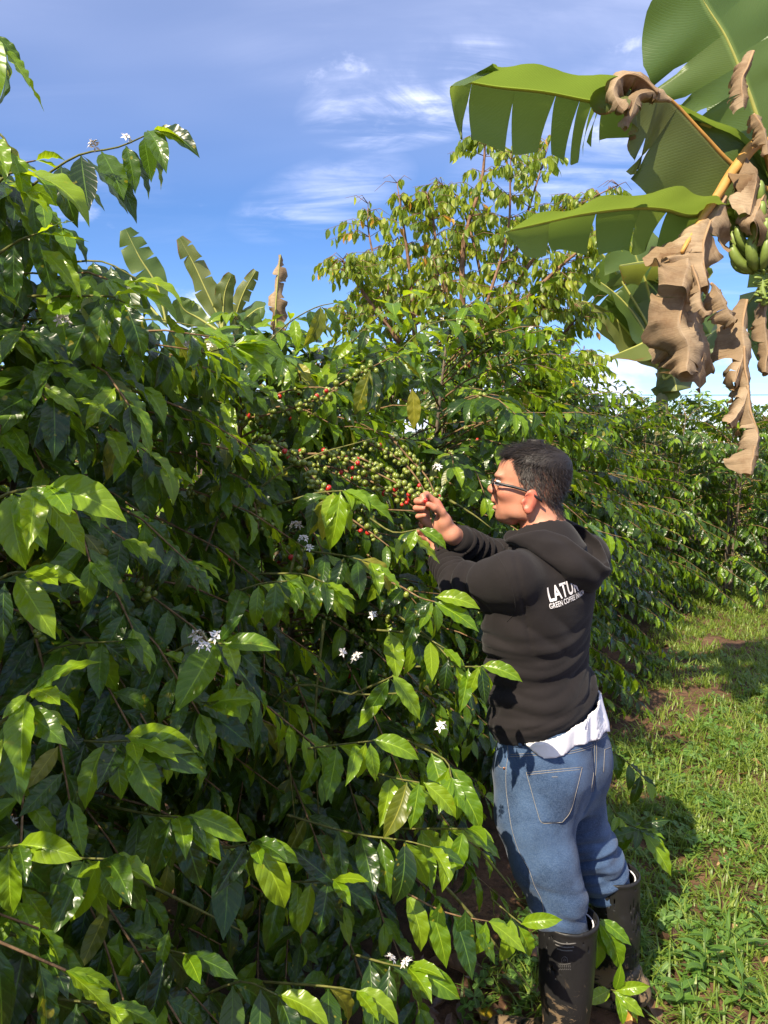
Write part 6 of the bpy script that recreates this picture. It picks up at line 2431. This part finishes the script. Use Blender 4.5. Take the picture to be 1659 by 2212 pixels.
# ------------------------------------------------------------------ shade tree
def shade_tree():
    rng = random.Random(12)
    Y = 6.3
    foot = P(985, 900, Y)
    base = Vector((foot.x, Y, 0))
    root = link('shade_tree', None, None, base)
    tag(root, 'slender yellowish leaved shade tree rising behind the coffee row', 'tree')
    shp = [leaf_shape(5, 2, 200 + i, b, .02, f, .1, widen=1.35) for i, (b, f) in enumerate(((.5, .3), (.9, .5), (.3, .2), (.7, .6)))]
    leaders = [
        [(985, 960), (1000, 800), (1003, 640), (1008, 520), (1040, 400), (1050, 320), (1038, 300)],
        [(985, 960), (915, 830), (898, 720), (890, 600), (870, 480), (862, 395)],
        [(915, 830), (860, 720), (815, 600), (795, 500), (790, 440)],
        [(860, 740), (800, 660), (760, 590), (735, 560)],
        [(880, 860), (800, 780), (770, 700), (762, 640)],
        [(960, 900), (1010, 760), (1060, 640), (1095, 500), (1100, 380), (1098, 330)],
        [(1010, 760), (1090, 620), (1130, 480), (1165, 380), (1180, 310)],
        [(1060, 700), (1150, 560), (1215, 470), (1270, 435), (1330, 400)],
        [(1080, 700), (1180, 600), (1260, 540), (1330, 500)],
        [(1040, 820), (1160, 700), (1180, 640), (1230, 590)],
        [(1100, 860), (1180, 760), (1240, 700), (1270, 660)],
        [(985, 700), (950, 560), (930, 470), (925, 420)],
        [(1050, 640), (1020, 520), (990, 430), (960, 400)],
        [(870, 800), (830, 700), (840, 600), (850, 520)],
        [(900, 700), (950, 640), (970, 560), (980, 480)],
        [(1030, 840), (1090, 760), (1120, 690), (1140, 640)],
        [(900, 880), (830, 840), (770, 800), (735, 760)],
        [(1000, 860), (1000, 720), (960, 640), (940, 560)],
        [(1120, 900), (1200, 840), (1240, 800), (1260, 760)],
    ]
    items = []
    brs = []
    for li, L in enumerate(leaders):
        yy = Y + rng.uniform(-.45, .45)
        y0 = Y if li == 0 else yy * .5 + Y * .5
        ctrl = [P(x + rng.uniform(-6, 6), y, y0 + (yy - y0) * i / (len(L) - 1)) for i, (x, y) in enumerate(L)]
        pts = catmull(ctrl, 14)
        r0 = .035 if li < 2 else (.020 if li < 12 else .014)
        me = tubes_mesh('limb', [([p - base for p in pts], list(np.linspace(r0, .003, 15)))], M_TREEBARK, 6)
        o = link('limb' if li else 'trunk', me, root)
        brs.append(o)
        for i in range(2 if li else 4, 15):
            for _ in range(4 if i > 4 else 3):
                a = rng.uniform(0, 6.283)
                d = Vector((math.cos(a), math.sin(a) * .8, rng.uniform(-.15, .55))).normalized()
                ln = rng.uniform(.14, .38) * (1.0 if i < 12 else .6)
                p0 = pts[i]
                tw = [p0, p0 + d * ln * .5 + UP * .02, p0 + d * ln - UP * .05]
                bare = i > 12 and rng.random() < .55
                brs_t = (tw, [.0035, .0025, .0012])
                items.append(('twig', brs_t, o))
                nl = rng.randint(5, 9)
                if bare:
                    nl = rng.randint(0, 1)
                for q in range(nl):
                    s = .25 + .75 * (q + rng.random() * .5) / max(1, nl)
                    p = tw[0].lerp(tw[1], s * 2) if s < .5 else tw[1].lerp(tw[2], min(1, s * 2 - 1))
                    b = rng.uniform(0, 6.283)
                    ld = Vector((math.cos(b) * .6, math.sin(b) * .6, -rng.uniform(.5, 1.3))) + d * .3
                    items.append(('leaf', Leaf(p, frame(ld, Vector((math.cos(b), math.sin(b), .6))), rng.uniform(.062, .105), rng.randrange(4), 1 if rng.random() < .012 else 0, o), o))
    V = []
    tw = [([p - base for p in t[1][0]], t[1][1]) for t in items if t[0] == 'twig']
    tag(link('twigs', tubes_mesh('twigs', tw, M_TREEBARK, 4), root), kind='stuff')
    lv = [t[1] for t in items if t[0] == 'leaf']
    boxes = []
    for lf in lv:
        (x0, y0, z0), (x1, y1, z1) = to_px(lf.p), to_px(lf.p + (lf.M @ Vector((0, .9, 0))) * lf.s)
        boxes.append((min(x0, x1), max(x0, x1), min(y0, y1), max(y0, y1), z0))
    cnt = visible_cells(boxes)
    order = sorted(range(len(lv)), key=lambda i: -cnt[i] - lv[i].s)
    tops = set(order[:300])
    for i in tops:
        lf = lv[i]
        o = link('leaf', leaf_mesh(lf.v, lf.m, [M_TREELEAF, M_TREEORANGE], 'tree', shp), lf.br)
        o.matrix_local = Matrix.Translation(lf.p - base) @ (lf.M @ Matrix.Scale(lf.s, 3)).to_4x4()
    me = leaves_mesh('crown', [lf for i, lf in enumerate(lv) if i not in tops], shp, [M_TREELEAF, M_TREEORANGE], base)
    tag(link('crown', me, root), kind='stuff')
    print('tree leaves', len(lv))


shade_tree()

# ------------------------------------------------------------------ grass, clover and weeds
def lawn_density(x, y):
    e = edge_x(y)
    d = np.clip((x - e + .30) / .35, 0, 1)
    n = np.array([noise.noise(Vector((a * 1.3, b * 1.3, 3.7))) for a, b in zip(x, y)])
    n2 = np.array([noise.noise(Vector((a * 3.7, b * 3.7, 8.7))) for a, b in zip(x, y)])
    bare = np.clip(1.05 - 2.6 * np.clip(n + .45 * n2 - .30, 0, 1), .15, 1)
    return d * bare


def in_view(x, y, m=120):
    px, py, z = to_px(np.stack([x, y, np.zeros_like(x)], -1))
    return (z > .3) & (px > 1000) & (px < 1659 + m) & (py < 2212 + 160)


def build_grass():
    r = np.random.RandomState(3)
    N = 15000
    y = 1.25 + 9.5 * r.rand(N) ** 1.15
    x = edge_x(y) - .3 + (0.60 * y + 1.0) * r.rand(N)
    ok = in_view(x, y) & (r.rand(N) < lawn_density(x, y))
    x, y = x[ok], y[ok]
    foot = np.hypot(x - .62, y - 2.0) > .16
    foot = (y[foot] > 3.0) | (r.rand(foot.sum()) < .62)
    x, y = x[np.hypot(x - .62, y - 2.0) > .16][foot], y[np.hypot(x - .62, y - 2.0) > .16][foot]
    B = 10
    X = np.repeat(x, B) + r.normal(size=len(x) * B) * .022
    Yy = np.repeat(y, B) + r.normal(size=len(x) * B) * .022
    n = len(X)
    Hh = (.028 + .070 * r.rand(n) ** 1.7) * np.repeat(.65 + .7 * r.rand(len(x)), B)
    az = r.rand(n) * 6.283
    lean = .25 + 1.1 * r.rand(n)
    wd = .0018 + .0028 * r.rand(n)
    Z = np.array([gz(a, b) for a, b in zip(X, Yy)]) - .004
    dx, dy = np.cos(az), np.sin(az)
    rows = []
    for s, wk in ((0, 1), (.4, .95), (.75, .7), (1.0, .0)):
        out = lean * Hh * s * s
        up = Hh * (s - .35 * lean * s * s * s)
        cx_, cy_, cz_ = X + dx * out, Yy + dy * out, Z + up
        if wk:
            rows.append(np.stack([cx_ - dy * wd * wk, cy_ + dx * wd * wk, cz_], -1))
            rows.append(np.stack([cx_ + dy * wd * wk, cy_ - dx * wd * wk, cz_], -1))
        else:
            rows.append(np.stack([cx_, cy_, cz_], -1))
    V = np.stack(rows, 1).reshape(-1, 3)
    o = np.arange(n)[:, None] * 7
    T = np.concatenate([o + np.array(t) for t in ((0, 1, 3), (0, 3, 2), (2, 3, 5), (2, 5, 4), (4, 5, 6))], 0)
    uv = np.tile(np.array([(.3, 0), (.7, 0), (.3, .4), (.7, .4), (.3, .75), (.7, .75), (.5, 1)], dtype=np.float32), (n, 1))
    g = link('grass', mesh_np('grass', V, T, [M_GRASS], uv=uv))
    tag(g, 'short tufted green grass over the path', 'grass', kind='stuff')
    # clover and other round leaved ground cover
    N = 9500
    y = 1.3 + 4.4 * r.rand(N) ** 1.1
    x = edge_x(y) - .25 + (0.60 * y + .9) * r.rand(N)
    nz = np.array([noise.noise(Vector((a * 1.9, b * 1.9, 9.1))) for a, b in zip(x, y)])
    ok = in_view(x, y) & (r.rand(N) < np.clip(.45 + 1.8 * nz, 0, 1)) & (np.hypot(x - .62, y - 2.0) > .2)
    x, y = x[ok], y[ok]
    V, F, U = [], [], []
    for a, b in zip(x, y):
        h = .012 + .035 * r.rand()
        z0 = gz(a, b) + h
        tilt = r.normal(size=2) * .35
        s = .009 + .013 * r.rand()
        ph = r.rand() * 6.28
        for k in range(3):
            th = ph + k * 2.094
            o = len(V)
            c, sn = math.cos(th), math.sin(th)
            for (u_, v_) in ((0, 0), (.6, .55), (1.25, .48), (1.4, 0), (1.25, -.48), (.6, -.55)):
                lx, ly = (c * u_ - sn * v_) * s, (sn * u_ + c * v_) * s
                V.append((a + lx, b + ly, z0 + lx * tilt[0] + ly * tilt[1] + .12 * abs(v_) * s))
                U.append((.5 + v_ * .4, u_ / 1.4))
            F.append((o, o + 5, o + 4, o + 3))
            F.append((o, o + 3, o + 2, o + 1))
    c = link('clover', mesh_np('clover', V, F, [M_WEED], uv=U))
    tag(c, 'low clover like ground cover between the grass', 'ground cover', kind='stuff')
    print('grass tris', len(T))


build_grass()

# larger weeds, each a thing of its own
WEED_SHAPES = [leaf_shape(6, 2, 300 + i, b, .02, .3, 0, widen=w_) for i, (b, w_) in enumerate(((.6, .8), (.9, .65), (.4, 1.1)))]
WEEDS = [(1520, 2120, .17, 12, 0), (1600, 2180, .14, 12, 0), (1470, 2190, .12, 10, 2), (1570, 2060, .16, 9, 1), (1440, 1990, .10, 9, 1), (1500, 1850, .09, 10, 2), (1620, 1900, .10, 10, 1), (1440, 1930, .09, 8, 2),
         (1560, 1760, .11, 10, 1), (1640, 2010, .12, 10, 0), (1490, 2040, .09, 9, 2), (1410, 2100, .10, 8, 1), (1450, 1700, .10, 10, 1), (1530, 1960, .08, 8, 2), (1600, 1640, .12, 10, 1), (1390, 2050, .07, 8, 2)]
_where = ['beside the right boot', 'in the grass of the path']
for i, (x, y, s, n, v) in enumerate(WEEDS):
    g = G(x, y)
    base = Vector((g.x, g.y, gz(g.x, g.y)))
    root = link('weed_plant', None, None, base)
    big = i == 0
    tag(root, 'tallest upright broad leaved weed at the lower edge of the grass' if big else ('small broad leaved weed growing in the path grass' if v != 1 else 'narrow leaved weed tuft growing in the path grass'), 'weed', 'weeds in the path')
    rg = random.Random(400 + i)
    V, F = tube_np([Vector((0, 0, -.01)), Vector((.004, 0, s * .4)), Vector((0, .004, s * .8))], [.003, .0025, .0015], 5)
    link('stalk', mesh_np('stalk', [tuple(q) for q in V], F, [M_WEED]), root)
    for k in range(n):
        a = k * 2.4 + rg.uniform(-.3, .3)
        hgt = s * .8 * (k / n) if v != 1 else .005
        d = Vector((math.cos(a), math.sin(a), rg.uniform(.2, .7) if v != 1 else rg.uniform(.6, 1.6)))
        sc = s * (rg.uniform(.38, .6) if v != 1 else rg.uniform(.7, 1.1))
        o = link('leaf', leaf_mesh(v, 0, [M_WEED], 'weed', WEED_SHAPES), root)
        o.matrix_local = Matrix.Translation(Vector((0, 0, hgt))) @ (frame(d, UP) @ Matrix.Diagonal((sc * (.35 if v == 1 else 1), sc, sc))).to_4x4()

# fallen leaves, each a thing of its own
FALL = [(1040, 2185, .20, 1, 'large mottled yellow and brown fallen leaf on the soil by the boot'), (1372, 2178, .10, 3, 'orange fallen leaf lying beside the boots'),
        (1600, 1665, .10, 2, None), (1645, 1460, .09, 2, None), (1500, 1560, .07, 2, None), (1630, 1580, .08, 2, None)]
rg = random.Random(77)
for _ in range(26):
    FALL.append((rg.uniform(880, 1130), rg.uniform(2060, 2205), rg.uniform(.10, .19), 0, None))
for _ in range(26):
    FALL.append((rg.uniform(1390, 1655), rg.uniform(1380, 2190), rg.uniform(.05, .09), rg.choice((0, 2, 2)), None))
for _ in range(10):
    FALL.append((rg.uniform(1390, 1480), rg.uniform(2030, 2200), rg.uniform(.08, .13), 0, None))
FSH = [leaf_shape(8, 4, 500 + i, b, .05, f, t, widen=1.05, waves=2.2) for i, (b, f, t) in enumerate(((.9, .5, .6), (-.7, .3, -.5), (1.5, .7, .4), (.3, .9, .9)))]
for i, (x, y, s, m, lab) in enumerate(FALL):
    g = G(x, y)
    v = rg.randrange(4)
    o = link('fallen_leaf', leaf_mesh(v, m, M_DRY, 'fallen', FSH))
    d = Vector((rg.uniform(-1, 1), rg.uniform(-1, 1), rg.uniform(-.1, .15)))
    o.matrix_world = Matrix.Translation(Vector((g.x, g.y, gz(g.x, g.y) + (.02 if v != 1 else .012)))) @ (frame(d, Vector((rg.uniform(-.3, .3), rg.uniform(-.3, .3), 1))) @ Matrix.Scale(s, 3)).to_4x4()
    soil = y > 2050 and x < 1200
    tag(o, lab or ('dark wet brown leaf in the litter under the coffee shrub' if soil else ('dry tan fallen leaf lying in the path grass' if m == 2 else 'dark brown fallen leaf lying in the path grass')), 'fallen leaf', 'fallen leaves on the ground')

# ------------------------------------------------------------------ the picked cherry and a cable
ch = link('coffee_cherry', BERRY_ME[True])
ch.location = hp(415, 395, -.024)
ch.scale = (.0068, .0068, .0068)
tag(ch, 'ripe red coffee cherry held between his thumb and finger', 'cherry')
pts = [Vector((-4 + 2.0 * i, 26, 3.22 - .10 * math.sin(math.pi * i / 14))) for i in range(15)]
cb = link('overhead_cable', tubes_mesh('overhead_cable', [(pts, .012)], M_PLASTIC, 5))
tag(cb, 'thin overhead cable crossing the sky beyond the shrubs', 'cable')
